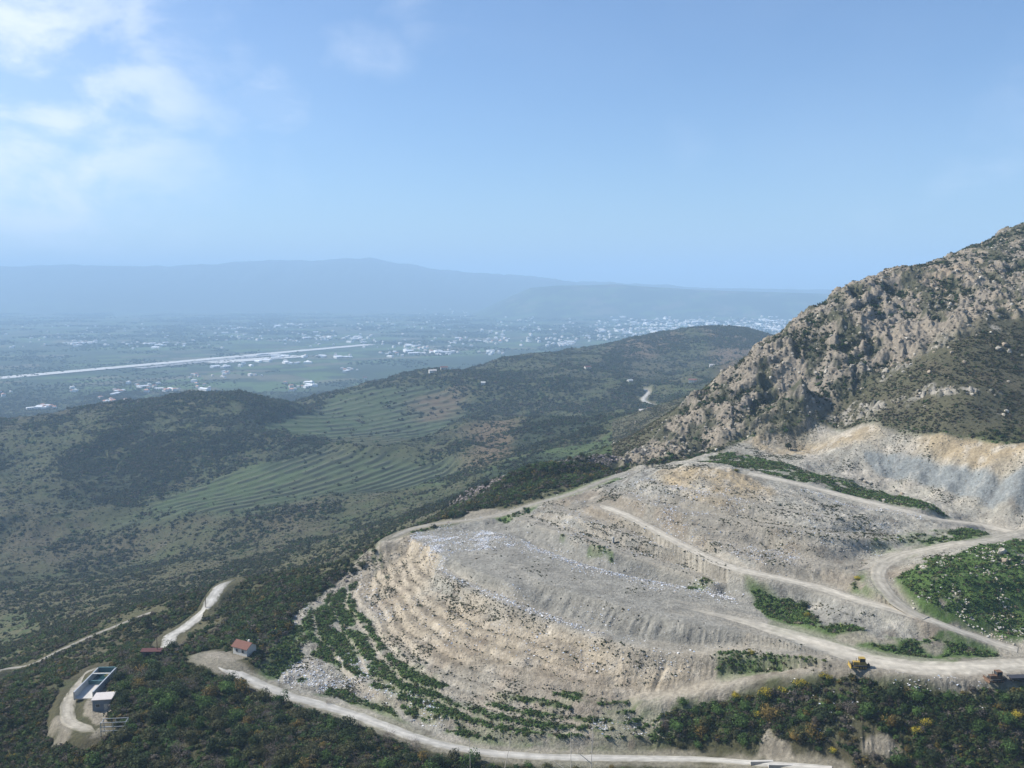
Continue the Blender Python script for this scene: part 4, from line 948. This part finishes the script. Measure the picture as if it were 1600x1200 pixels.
bushes([(-20, 1130), (90, 1100), (90, 1160), (150, 1160), (180, 1215), (-20, 1215)], 14, 'on the bank left of the white hut', 'bank shrubs on the left', [('dark', 3), ('green', 4), ('olive', 2), ('broom', 1)], (1.3, 2.6), 602)
bushes([(1060, 1100), (1130, 1085), (1200, 1110), (1290, 1100), (1400, 1085), (1600, 1095), (1620, 1215), (1420, 1215), (1330, 1150), (1240, 1180), (1060, 1178)], 60,
       'on the steep bank under the bulldozers', 'steep bank shrubs', [('dark', 4), ('green', 7), ('olive', 2), ('rust', 2), ('bare', 1), ('broom', 1)], (1.5, 3.7), 603)
bushes([(380, 975), (430, 930), (540, 885), (600, 855), (600, 868), (540, 910), (470, 950), (440, 985), (400, 1010)], 16, 'in the dark gully left of the landfill', 'gully shrubs', [('dark', 6), ('olive', 2), ('bare', 2)], (1.6, 3.0), 604)
bushes(None, 22, 'on the rocky ridge behind the landfill', 'ridge shrubs', [('dark', 6), ('olive', 2), ('rust', 2)], (1.4, 2.8), 605)
bushes([(820, 1190), (1080, 1192), (1080, 1215), (800, 1215)], 14, 'along the bottom edge below the road', 'bottom edge shrubs', [('olive', 2), ('rust', 3), ('green', 2)], (1.3, 2.2), 606)
for px, py, r, kd, lb in ((175, 1085, 2.6, 'broom', 'olive and yellow broom bush leaning over the concrete tank'), (168, 1060, 1.8, 'broom', 'yellowish broom bush at the far corner of the concrete tank'), (268, 1012, 3.0, 'dark', 'round dark tree-like bush where the pale left road bends'),
    (1395, 1085, 4.2, 'dark', 'largest round dark bush between the two bulldozers'), (1100, 1140, 3.8, 'rust', 'large ochre topped bush above the end of the lower road'), (1145, 1125, 3.6, 'dark', 'large dark bush beside the grey mound at the foot of the landfill'),
    (1290, 1058, 2.3, 'broom', 'bright yellow broom bush left of the yellow bulldozer'), (1195, 1086, 3.0, 'broom', 'wide yellow broom bush at the foot of the small bank path'), (1252, 1072, 2.4, 'broom', 'yellow broom bush below the start of the bank path'),
    (1150, 1090, 1.9, 'broom', 'yellow and green broom left of the widest yellow one'), (1225, 1078, 1.9, 'broom', 'yellow broom between the widest one and the bank path'), (1175, 1030, 1.6, 'broom', 'small yellow flecked broom in the green patch under the plateau'), (1262, 962, 1.6, 'broom', 'yellow flowered bush above the curve of the plateau road'), (1258, 945, 2.4, 'dark', 'dark bush behind the yellow flowered one above the plateau road'),
    (430, 985, 1.8, 'broom', 'orange yellow broom in the dark gully behind the red roofed house'), (595, 838, 2.4, 'dark', 'dark round bush at the top left tip of the landfill'), (1460, 505, 3.4, 'dark', 'dark bush growing from the cliff face high on the right'),
    (1560, 490, 2.6, 'olive', 'yellow green bush at the upper end of the cliff on the right'), (20, 1185, 1.6, 'broom', 'yellow broom bush in the bottom left corner'), (200, 1165, 1.4, 'rust', 'orange brown bush right of the steel frame'),
    (1150, 735, 1.6, 'broom', 'yellow bush at the left end of the green strip'), (1340, 905, 1.4, 'broom', 'yellow green bush by the bend of the loop road'), (925, 745, 2.0, 'rust', 'ochre bush on the ridge end by the grey track'),
    (1518, 1022, 2.2, 'bare', 'greyish bare bush beside the road junction at the right'), (1040, 1130, 2.6, 'bare', 'pale grey bare shrub left of the ochre topped bush'), (512, 1100, 1.6, 'bare', 'thin bare shrub on the edge of the lower road')):
    p = gpt(px, py); bush((p.x, p.y, p.z-.1), r, kd, '', None, label=lb)

# dark slender tree on the slope left of the landfill, and a few trees on the hills
def tree(px, py, h, r, lb, slender=True, cat='tree', group=None):
    p = gpt(px, py); t = empty('cypress_tree' if slender else 'broadleaf_tree', p); tag(t, lb, cat, group)
    part('trunk', t, MBARK, [('c', (0, 0, -.4), (0, 0, h*.75), .22, .06)])
    g3 = np.random.default_rng(int(px*7+py)); nf = 420; u = g3.random(nf); zc = (u*.9+.08)*h; rad = r*(np.sin(np.clip(u*.9+.1, 0, 1)*math.pi)**.7 if slender else np.sin(np.clip(u*.8+.15, 0, 1)*math.pi)**.5)*(.4+.6*g3.random(nf)**.5)
    a = g3.random(nf)*6.28; c = np.stack([np.cos(a)*rad, np.sin(a)*rad, zc if slender else zc*.6+h*.38], 1); d = g3.normal(size=(nf, 3)); e = g3.normal(size=(nf, 3)); k = .30
    co = np.stack([c-d*k*.5, c+d*k*.5, c+e*k], 1).reshape(-1, 3)
    raw_mesh('crown', co, np.arange(nf*3).reshape(-1, 3), M_LEAFI, np.repeat(np.array([.028, .042, .02])*(.6+.9*g3.random((nf, 1))), 3, 0), parent=t)
tree(483, 866, 8.5, 1.3, 'tall slender dark tree alone on the slope left of the landfill')
tree(233, 985, 6.0, 1.5, 'upright dark tree behind the bend of the left road')
tree(1232, 705, 3.2, 1.6, 'small round tree at the foot of the mountain above the green strip', False)

# ------------------------------------------------------------------ buildings near by
def gable_house(p, rz, L_, Wd, H, rh, lb, cat='house', walls=MW, roof=MRF, group=None, name='house', chimney=False, nwin=2):
    t = empty(name, p, rz); tag(t, lb, cat, group)
    part('wall', t, walls, [('b', (0, 0, H/2-.3), (L_, Wd, H+.6)), ('x', [(-Wd/2, H-.01), (Wd/2, H-.01), (0, H+rh-.1)], -L_/2+.02, L_/2-.02)][:1])
    gb = part('gable', t, walls, [('x', [(-Wd/2+.02, H), (Wd/2-.02, H), (0, H+rh-.08)], -L_/2+.03, L_/2-.03)]); gb.rotation_euler = (0, 0, R(90))
    o = .45; rf = part('roof', t, roof, [('x', [(-Wd/2-o, H-rh*o/(Wd/2)), (0, H+rh), (Wd/2+o, H-rh*o/(Wd/2)), (Wd/2+o, H-rh*o/(Wd/2)+.16), (0, H+rh+.18), (-Wd/2-o, H-rh*o/(Wd/2)+.16)], -L_/2-o, L_/2+o)]); rf.rotation_euler = (0, 0, R(90))
    if chimney: part('chimney', rf, walls, [('b', (.8, -1.2, H+rh*.8), (.6, .6, 1.4))])
    for sgn in (-1, 1):
        for i in range(nwin):
            xw_ = -L_/2+(i+.7)*L_/(nwin+.4)
            w = part('window', t, MWR, [('b', (xw_, sgn*(Wd/2+.02), H*.55), (1.1, .08, 1.2))]); part('pane', w, MGL, [('b', (xw_, sgn*(Wd/2+.05), H*.55), (.85, .06, .95))])
    dr = part('door', t, MWD, [('b', (-L_/2-.03, .2, 1.05), (.08, 1.0, 2.1))])
    w = part('window', t, MWR, [('b', (-L_/2-.02, Wd*.32, H*.55), (.08, 1.0, 1.1))]); part('pane', w, MGL, [('b', (-L_/2-.05, Wd*.32, H*.55), (.06, .8, .9))])
    return t
hp = Vector((HOUSE.x, HOUSE.y, float(ground_z(HOUSE.x, HOUSE.y))))
gable_house(hp+Vector((0, 1, 0)), R(-28), 6.2, 4.3, 2.7, 1.3, 'small white house with red tiled roof beside the dirt yard', chimney=True)
# white hut, water tank, steel frame
def local(px, py, z=YZ):
    (a, b), = on_plane([(px, py)], z); return Vector((a, b, z))
a = local(158, 1109)
t = empty('hut', a+Vector((.4, 1.2, 0)), R(8)); tag(t, 'boxy hut with white flat roof and grey-blue shaded front in the left yard', 'hut')
part('wall', t, MSHADE, [('b', (0, 0, 1.55), (5.0, 4.2, 3.7))], .03); part('side_wall', t, MW, [('b', (-2.56, 0, 1.55), (.1, 4.2, 3.7))])  # white hut: shade painted grey-blue into the walls, lit left side white
part('roof', t, MPALE, [('b', (0, .1, 3.52), (5.7, 5.0, .24))], .03)
d_ = part('door', t, MST, [('b', (1.1, -2.13, 1.1), (1.0, .08, 2.1))]); part('handle', d_, MBK, [('b', (.72, -2.2, 1.05), (.06, .08, .2))])
w_ = part('window', t, MST, [('b', (-1.1, -2.13, 1.8), (1.2, .08, .9))]); part('pane', w_, MGL, [('b', (-1.1, -2.18, 1.8), (1.0, .05, .7))])
b0 = local(142, 1096); b1 = local(143, 1054)
t = empty('water_tank', local(150, 1072), R(2)); tag(t, 'open concrete tank with teal inner walls and a crossbeam', 'tank')
wl_, ll_ = 5.6, 17.0
part('floor', t, MCO, [('b', (0, 0, .02), (wl_, ll_, .3))]); part('wall', t, MST, [('b', (-wl_/2, 0, .9), (.4, ll_, 2.6)), ('b', (wl_/2, 0, .9), (.4, ll_, 2.6))], .02)
part('end_wall', t, MTE, [('b', (0, ll_/2-.2, 1.0), (wl_-.42, .4, 2.8)), ('b', (0, 1.0, .5), (wl_-.42, .35, 1.8))]); part('crossbeam', t, MW, [('b', (0, 4.2, 2.1), (wl_-.44, .45, .3))])
part('water', t, simple('dark_water', (.015, .05, .055), .1, .1, 1), [('b', (0, 4.8, .35), (wl_-.44, 6.6, .3))])
t = empty('pipe_rack', Vector((*local(180, 1152).xy, 0))+Vector((0, 0, float(ground_z(*local(180, 1152, 207).xy)))), R(6)); tag(t, 'grey steel frame with posts and rails below the hut', 'frame')
for x_ in (-3.2, 0, 3.2):
    for y_ in (-1.2, 1.2): part('post', t, MST, [('c', (x_, y_, -.5), (x_, y_, 3.4), .10)])
for z_ in (1.1, 2.2, 3.4): part('rail', t, MST, [('b', (0, -1.2, z_), (6.8, .12, .16)), ('b', (0, 1.2, z_), (6.8, .12, .16))])
part('rail', t, MST, [('b', (-3.2, 0, 3.2), (.12, 2.4, .14)), ('b', (3.2, 0, 3.2), (.12, 2.4, .14))])
p = gpt(237, 1024); t = empty('shed', p, R(10)); tag(t, 'low shed with dark reddish roof where the left road ends', 'shed')
part('wall', t, MWD, [('b', (0, 0, .7), (6.0, 2.6, 2.0))]); part('roof', t, MDR, [('b', (0, 0, 1.85), (6.6, 3.2, .16), 0, .06)]); part('door', t, MBK, [('b', (-1, -1.33, .6), (1.1, .08, 1.7))])
for px, py, h, lb in ((322, 958, 7.5, 'wooden utility pole with crossarm standing on the pale left road'), (246, 1022, 7.0, 'wooden utility pole beside the reddish roofed shed')):
    p = gpt(px, py); t = empty('utility_pole', p, R(15)); tag(t, lb, 'pole')
    part('pole', t, MWD, [('c', (0, 0, -.6), (0, 0, h), .16, .10)]); part('crossarm', t, MWD, [('b', (0, -.02, h-.7), (1.9, .12, .14))])
    for x_ in (-.8, 0, .8): part('insulator', t, MW, [('c', (x_, -.02, h-.63), (x_, -.02, h-.40), .05)])

# ------------------------------------------------------------------ earth movers
def dozer(p, rz, paint, lb, dark):
    t = empty('bulldozer', p, rz); tag(t, lb, 'bulldozer')
    for s_ in (-1, 1):
        tr = part('track', t, MBK, [('x', [(-2.1, .35), (-1.7, 0), (1.5, 0), (2.0, .4), (1.9, .85), (1.4, 1.05), (-1.7, 1.0), (-2.1, .75)], s_*1.15-.28, s_*1.15+.28)], .04)
        for x_ in (-1.6, -.8, 0, .8, 1.5): part('wheel', tr, paint, [('c', (x_, s_*1.15-.31, .42), (x_, s_*1.15+.31, .42), .28, .28, 12)])
    part('body', t, paint, [('b', (-.9, 0, 1.35), (2.4, 1.3, 1.1)), ('b', (.7, 0, 1.15), (1.8, 1.7, .8)), ('b', (1.75, 0, 1.0), (.5, 1.6, 1.0))], .06)
    part('grille', t, MBK, [('b', (-2.12, 0, 1.35), (.06, 1.0, .8))])
    cb = part('cab', t, paint, [('b', (.6, 0, 3.05), (1.8, 1.7, .14))]+[('b', (.6+a_*.82, b_*.78, 2.2), (.12, .12, 1.65)) for a_ in (-1, 1) for b_ in (-1, 1)]+[('b', (.6, 0, 1.75), (1.7, 1.6, .5))], .02)
    part('window', cb, MGL, [('b', (.6, 0, 2.45), (1.5, 1.46, .95))]); part('seat', cb, MBK, [('b', (.7, 0, 2.02), (.5, .5, .1))])
    part('exhaust', t, MBK, [('c', (-1.0, .35, 1.9), (-1.0, .35, 2.8), .07)])
    bl = part('blade', t, paint, [('x', [(-3.15, .05), (-3.0, .0), (-2.85, .5), (-2.95, 1.25), (-3.1, 1.3), (-2.98, .6)], -1.75, 1.75)], .02)
    part('push_arm', t, paint, [('b', (-2.0, s_*1.5, .5), (2.0, .14, .25)) for s_ in (-1, 1)]); part('ripper', t, MBK, [('b', (2.35, 0, .8), (.9, 1.5, .2)), ('b', (2.8, .5, .4), (.16, .14, .9)), ('b', (2.8, -.5, .4), (.16, .14, .9)), ('b', (2.8, 0, 1.1), (.2, 1.6, .2), 0, .3)])
    return t
dozer(gpt(1343, 1044), R(-6), MYE, 'yellow bulldozer on the shoulder of the plateau road', 0).scale = (.88,)*3
dozer(gpt(1556, 1064), R(4), MRU, 'rust coloured bulldozer parked at the right edge', 1).scale = (.88,)*3
p = gpt(1598, 1062); t = empty('steel_ramp', p, R(3)); tag(t, 'long dark steel ramp lying behind the rusty bulldozer', 'ramp')
part('deck', t, simple('dark_steel', (.06, .06, .07), .6, .2, 2, metal=.3), [('b', (0, 0, .9), (7.5, 2.2, .18)), ('b', (0, -1.05, .75), (7.5, .12, .45)), ('b', (0, 1.05, .75), (7.5, .12, .45))])
for x_ in (-3, -1, 1, 3): part('leg', t, MBK, [('b', (x_, 0, .35), (.2, 2.0, .95))])
for px, py, l, h, rz, lb in ((1190, 1190, 6, .7, 2, 'long pale concrete block beside the end of the lower road'), (1222, 1199, 7, .6, -2, 'second pale concrete block nearest the bottom edge'), (958, 842, .8, 2.2, 10, 'small upright white block on the middle bench of the landfill')):
    p = gpt(px, py); o = part('concrete_block', None, MCO, [('x', [(-.45, -.3), (.45, -.3), (.40, h), (-.40, h)], -l/2, l/2)], .05); o.location = p; o.rotation_euler = (0, 0, R(90+rz)); tag(o, lb, 'block')
# boulders one can tell apart
BMESH = [raw_mesh('boulder', t_[0], t_[1], M_ROCKS, np.tile(RC[i % 4], (len(t_[0]), 1)), link=False).data for i, t_ in enumerate([tmpl_rock(60+i, 2) for i in range(4)])]
def boulder(px, py, r, lb, group=None):
    p = gpt(px, py); o = bpy.data.objects.new('boulder', BMESH[int(px+py) % 4]); COL.objects.link(o); o.location = p; o.scale = (r, r*.9, r*.9); o.rotation_euler = (random.random(), random.random(), random.random()*6); tag(o, lb, 'boulder', group)
for i, (px, py) in enumerate(((1275, 583), (1290, 580), (1302, 577), (1318, 573), (1330, 570), (1345, 568), (1358, 572), (1372, 575), (1384, 580), (1395, 572))): boulder(px, py, 1.3+.5*((i*7) % 3)/2, 'pale boulder in the row along the foot of the cliff', 'boulders along the cliff foot')
for px, py, r in ((1560, 545), (1568, 538), (1575, 548)) and [(1560, 545, 2.4), (1569, 538, 2.0), (1577, 548, 1.8)]: boulder(px, py, r, 'pale boulder of the small outcrop on the scrub near the right edge', 'outcrop boulders near the right edge')
for px, py, r in ((1345, 748, 1.6), (1352, 752, 1.2), (1400, 765, 1.4), (1410, 769, 1.1), (1382, 778, 1.2)): boulder(px, py, r, 'tan boulder on the bare ground beyond the green strip', 'boulders beyond the green strip')
for px, py, r in ((1565, 865, 1.6), (1568, 875, 1.3)): boulder(px, py, r, 'pale rock standing at the top of the green knoll', 'rocks on the knoll top')

# dry stems at the very bottom, close to the camera
def stalk(px, py, Yd, top, lean, lb, leaves=0):
    s_, g_2 = ray(px, py); x0 = float(s_)*Yd; z0 = float(base_h(np.array([x0]), np.array([Yd]))[0])
    st_, gt = ray(top[0], top[1]); tip = Vector((float(st_)*Yd, Yd, HC+float(gt)*Yd)); b = Vector((x0, Yd, z0-.1)); t = empty('dry_plant', b); tag(t, lb, 'dry plant')
    ms = simple('dry_stem', (.55, .50, .44), .8, .2, 8); pts = [Vector((0, 0, 0)), (tip-b)*.5+Vector((lean*.6, 0, .02)), (tip-b)+Vector((lean*.2, 0, -.02))]
    c = cr([tuple(v) for v in pts], 8); part('stem', t, ms, [('c', c[i], c[i+1], .007*(1-.8*i/len(c)), .007*(1-.8*(i+1)/len(c)), 6) for i in range(len(c)-1)])
    for k in range(4):
        i = 6+k*2; a_ = Vector(c[i]); d_ = Vector((random.uniform(-.2, .2), random.uniform(-.1, .1), random.uniform(.08, .22))); part('twig', t, ms, [('c', a_, a_+d_, .004, .0015, 5)])
    if leaves:
        g3 = np.random.default_rng(int(px)); nf = 60; q = np.array(c[int(len(c)*.55)])+g3.normal(size=(nf, 3))*np.array([.09, .05, .04]); a1 = g3.normal(size=(nf, 3))*.022; b1_ = g3.normal(size=(nf, 3))*.022
        raw_mesh('leaves', np.stack([q, q+a1, q+b1_], 1).reshape(-1, 3), np.arange(nf*3).reshape(-1, 3), M_LEAFI, np.tile([.10, .12, .03], (nf*3, 1)), parent=t)
stalk(905, 1215, 7.5, (926, 1118), .04, 'leafy dry plant with pale upright stems at the bottom centre', 1)
stalk(900, 1215, 7.8, (893, 1140), -.03, 'thinner pale stem left of the leafy dry plant', 0)
stalk(776, 1215, 8.2, (806, 1138), -.16, 'pale arching dry stem left of centre at the bottom', 0)
stalk(735, 1215, 8.6, (733, 1150), .02, 'thin upright dry stem furthest left at the bottom', 0)

# ------------------------------------------------------------------ houses on the hills and the plain
for px, py, L_, rz, rf, lb in ((676, 588, 14, 20, MPALE, 'white farmhouse at the left of the hilltop hamlet'), (685, 583, 11, -30, MW, 'tallest white house of the hilltop hamlet'), (694, 588, 13, 10, MRF, 'red roofed house of the hilltop hamlet'), (702, 586, 9, 40, MW, 'small white house at the right of the hilltop hamlet'),
    (407, 625, 16, 15, MPALE, 'white barn with pinkish roof behind the left knoll'), (918, 590, 12, 25, MRF, 'red roofed farmhouse on the middle hill'), (1082, 605, 12, -20, MRF, 'white house with tan roof in the valley left of the mountain'),
    (1018, 650, 12, 10, MRF, 'red roofed house beside the winding valley road'), (1008, 652, 15, 5, MPALE, 'long white walled house below the winding valley road'), (984, 606, 9, 30, MW, 'white house at the far end of the winding valley road'),
    (1112, 583, 8, 0, MPALE, 'lone pale house at the foot of the brown hill'), (570, 592, 14, 10, MRF, 'red roofed house on the edge of the terraced hill'), (755, 618, 7, 0, MW, 'tiny white house on the olive covered hill')):
    p = gpt(px, py); gable_house(p, R(rz), L_, L_*.55, 4.5, 1.8, lb, roof=rf, nwin=3)
def house_mesh(kind):
    bm = bmesh.new(); mats = []
    def bx(c, s_, mi):
        r = bmesh.ops.create_cube(bm, size=1, matrix=Matrix.Translation(c) @ Matrix.Diagonal((*s_, 1)))
        for f in {f for v in r['verts'] for f in v.link_faces}: f.material_index = mi
    def gab(L_, Wd, H, rh, mi, o=.6):
        v = [bm.verts.new(q) for q in ((-L_/2-o, -Wd/2-o, H), (L_/2+o, -Wd/2-o, H), (L_/2+o, Wd/2+o, H), (-L_/2-o, Wd/2+o, H), (-L_/2+2, 0, H+rh), (L_/2-2, 0, H+rh))]
        for f in ((0, 1, 5, 4), (1, 2, 5), (2, 3, 4, 5), (3, 0, 4), (3, 2, 1, 0)): bm.faces.new([v[i] for i in f]).material_index = mi
    if kind == 0: bx((0, 0, 3.2), (12, 9, 6.4), 0); gab(12, 9, 6.4, 2.6, 1)
    if kind == 1: bx((0, 0, 4.2), (13, 11, 8.4), 0); bx((2, 1, 9.3), (4, 4, 1.8), 0); bx((0, -5.9, 5.7), (13, .8, .3), 0)
    if kind == 2: bx((0, 0, 3.2), (34, 15, 6.4), 0); gab(34, 15, 6.4, 2.2, 2)
    if kind == 3: bx((0, 0, 3.2), (11, 9, 6.4), 0); bx((8, 2, 2), (7, 7, 4), 0); gab(11, 9, 6.4, 2.4, 1)
    if kind in (0, 1, 3):
        for s_ in (-1, 1):
            for x_ in (-3.6, 0, 3.6):
                bx((x_, s_*(4.52 if kind != 1 else 5.52), 1.8), (1.4, .12, 1.6), 3); bx((x_, s_*(4.52 if kind != 1 else 5.52), 4.9), (1.4, .12, 1.4), 3)
    else:
        for x_ in (-12, -4, 4, 12): bx((x_, -7.53, 2.5), (4, .12, 4), 3)
    me = bpy.data.meshes.new('house'); bm.to_mesh(me); bm.free()
    for m_ in (MWT, MRT, MPT, MGL): me.materials.append(m_)
    return me
MWT = simple('town_wall', (.80, .78, .74), .8, .05, .2, objrand=.12); MRT = simple('town_tiles', (.50, .27, .19), .8, .1, .2, objrand=.3); MPT = simple('sheet_roof', (.74, .74, .74), .6, .05, .2, objrand=.15)
HM = [house_mesh(k) for k in range(4)]
tg = random.Random(5); TOWN = []
def town(x0, x1, y0, y1, n, mix, size, where, cl=None):
    for _ in range(n):
        if cl: c = cl[tg.randrange(len(cl))]; px, py = tg.gauss(c[0], c[2]), tg.gauss(c[1], c[3])
        else: px, py = tg.uniform(x0, x1), tg.uniform(y0, y1)
        (x_, y_), = on_plane([(px, py)], 3.0)
        if y_ > 10500 or abs(x_/y_) > .7 or y_ < 2000: continue
        z_ = float(ground_z(x_, y_))
        if z_ > 28: continue
        TOWN.append((y_, x_, z_, mix[tg.randrange(len(mix))], size*tg.uniform(.7, 1.25), tg.uniform(0, 3.14), where))
W1 = ('pale house among the fields on the near side of the runway', 'houses this side of the runway'); W2 = ('pale house of the built-up belt between the runway end and the hills', 'houses of the built-up belt')
W3 = ('pale house of the town spread under the low ridge', 'town houses under the low ridge'); W4 = ('pale house scattered on the plain beyond the runway', 'houses beyond the runway'); W5 = ('pale airport building beside the taxiway', 'airport buildings')
town(0, 0, 0, 0, 95, (0, 1, 3, 0, 2), .95, W1, [(10, 615, 8, 4), (60, 634, 14, 2), (115, 612, 10, 3), (150, 625, 14, 4), (185, 614, 5, 3), (225, 604, 15, 5), (290, 588, 12, 4), (320, 604, 10, 2), (350, 586, 10, 3), (390, 586, 8, 2), (430, 600, 20, 5), (180, 632, 12, 3), (268, 608, 8, 2), (465, 604, 8, 2), (545, 577, 8, 2), (540, 580, 8, 2), (485, 600, 4, 2)])
town(0, 0, 0, 0, 40, (2, 2, 1), 1.0, W5, [(420, 558, 14, 2), (400, 570, 20, 2), (500, 556, 20, 2), (450, 566, 22, 3), (520, 558, 15, 2), (340, 574, 12, 1)])
town(0, 0, 0, 0, 150, (0, 1, 3, 2, 1), 1.1, W2, [(620, 553, 20, 3), (650, 545, 15, 3), (680, 551, 15, 2), (690, 548, 20, 4), (750, 533, 22, 4), (790, 530, 15, 3), (850, 535, 30, 4), (885, 538, 8, 2), (945, 527, 25, 3), (640, 540, 30, 4), (770, 551, 10, 2), (1000, 522, 25, 3)])
town(650, 1340, 482, 535, 420, (0, 1, 3, 1), 1.25, W3); town(930, 1340, 488, 520, 420, (0, 1, 1, 2, 3), 1.35, W3); town(0, 0, 0, 0, 200, (1, 2, 1, 0), 1.4, W3, [(1200, 508, 40, 5), (1120, 495, 50, 4), (1000, 492, 50, 3), (1240, 515, 25, 4), (1060, 505, 40, 4)])
town(0, 650, 505, 545, 110, (0, 1, 3), 1.0, W4); town(0, 0, 0, 0, 170, (0, 1, 3, 2), 1.15, W4, [(125, 537, 12, 2), (360, 513, 25, 2), (450, 510, 25, 2), (400, 525, 40, 4), (520, 528, 30, 3), (560, 530, 10, 2), (480, 532, 30, 3), (600, 510, 40, 4), (240, 540, 40, 3)])
TOWN.sort(key=lambda q: q[0]/(q[4]*(2 if q[3] == 2 else 1)))
for q in TOWN[:290]:
    o = bpy.data.objects.new('house', HM[q[3]]); COL.objects.link(o); o.location = (q[1], q[0], q[2]-.5); o.scale = (q[4],)*3; o.rotation_euler = (0, 0, q[5]); tag(o, q[6][0], 'house', q[6][1])
rest = TOWN[290:]; cos, fcs, cl4, off = [], [], [], 0
for q in rest:
    L_, Wd, H = ((12, 9, 6), (13, 11, 8), (34, 15, 6), (16, 9, 6))[q[3]]; k = q[4]; ca, sa = math.cos(q[5]), math.sin(q[5])
    v = [(-L_/2, -Wd/2, 0), (L_/2, -Wd/2, 0), (L_/2, Wd/2, 0), (-L_/2, Wd/2, 0), (-L_/2, -Wd/2, H), (L_/2, -Wd/2, H), (L_/2, Wd/2, H), (-L_/2, Wd/2, H), (-L_/2+2, 0, H+2.2), (L_/2-2, 0, H+2.2)]
    cos += [(q[1]+(a_*ca-b_*sa)*k, q[0]+(a_*sa+b_*ca)*k, q[2]-.5+c_*k) for a_, b_, c_ in v]
    wc = (.66, .64, .60); rc_ = tg.choice([(.42, .25, .19), (.60, .58, .56), (.5, .37, .31), (.66, .65, .63)]); cl4 += [wc]*8+[rc_]*2
    fcs += [[off+i for i in f] for f in ((0, 1, 5, 4), (1, 2, 6, 5), (2, 3, 7, 6), (3, 0, 4, 7), (4, 5, 9, 8), (6, 7, 8, 9), (5, 6, 9, 9), (7, 4, 8, 8))]; off += 10
tri = []
for f in fcs:
    tri.append(f[:3]); 
    if f[2] != f[3]: tri.append([f[0], f[2], f[3]])
o = raw_mesh('distant_houses', cos, tri, simple('far_walls', (1, 1, 1), .8, .05, .2, attr=True), np.array(cl4)); o['kind'] = 'stuff'
print('things', nb, len(TOWN))
# ------------------------------------------------------------------ haze
def build_haze():
    global nt
    m = bpy.data.materials.new('haze'); m.use_nodes = True; nt = m.node_tree; nt.nodes.clear()
    v = N('ShaderNodeVolumePrincipled'); v.inputs['Color'].default_value = (.52, .75, 1.0, 1); v.inputs['Density'].default_value = HAZE
    v.inputs['Anisotropy'].default_value = .0
    o = N('ShaderNodeOutputMaterial'); L(v.outputs[0], o.inputs['Volume'])
    x, y0, y1, z0, z1 = 95000, -300, 91000, -60, max(float(Z.max()), HC)+45
    co = [(-x, y0, z0), (x, y0, z0), (x, y1, z0), (-x, y1, z0), (-x, y0, z1), (x, y0, z1), (x, y1, z1), (-x, y1, z1)]
    ob = raw_mesh('haze', co, [(3, 2, 1, 0), (4, 5, 6, 7), (0, 1, 5, 4), (1, 2, 6, 5), (2, 3, 7, 6), (3, 0, 4, 7)], m); ob['kind'] = 'stuff'
HAZE = 1.5e-4
build_haze()
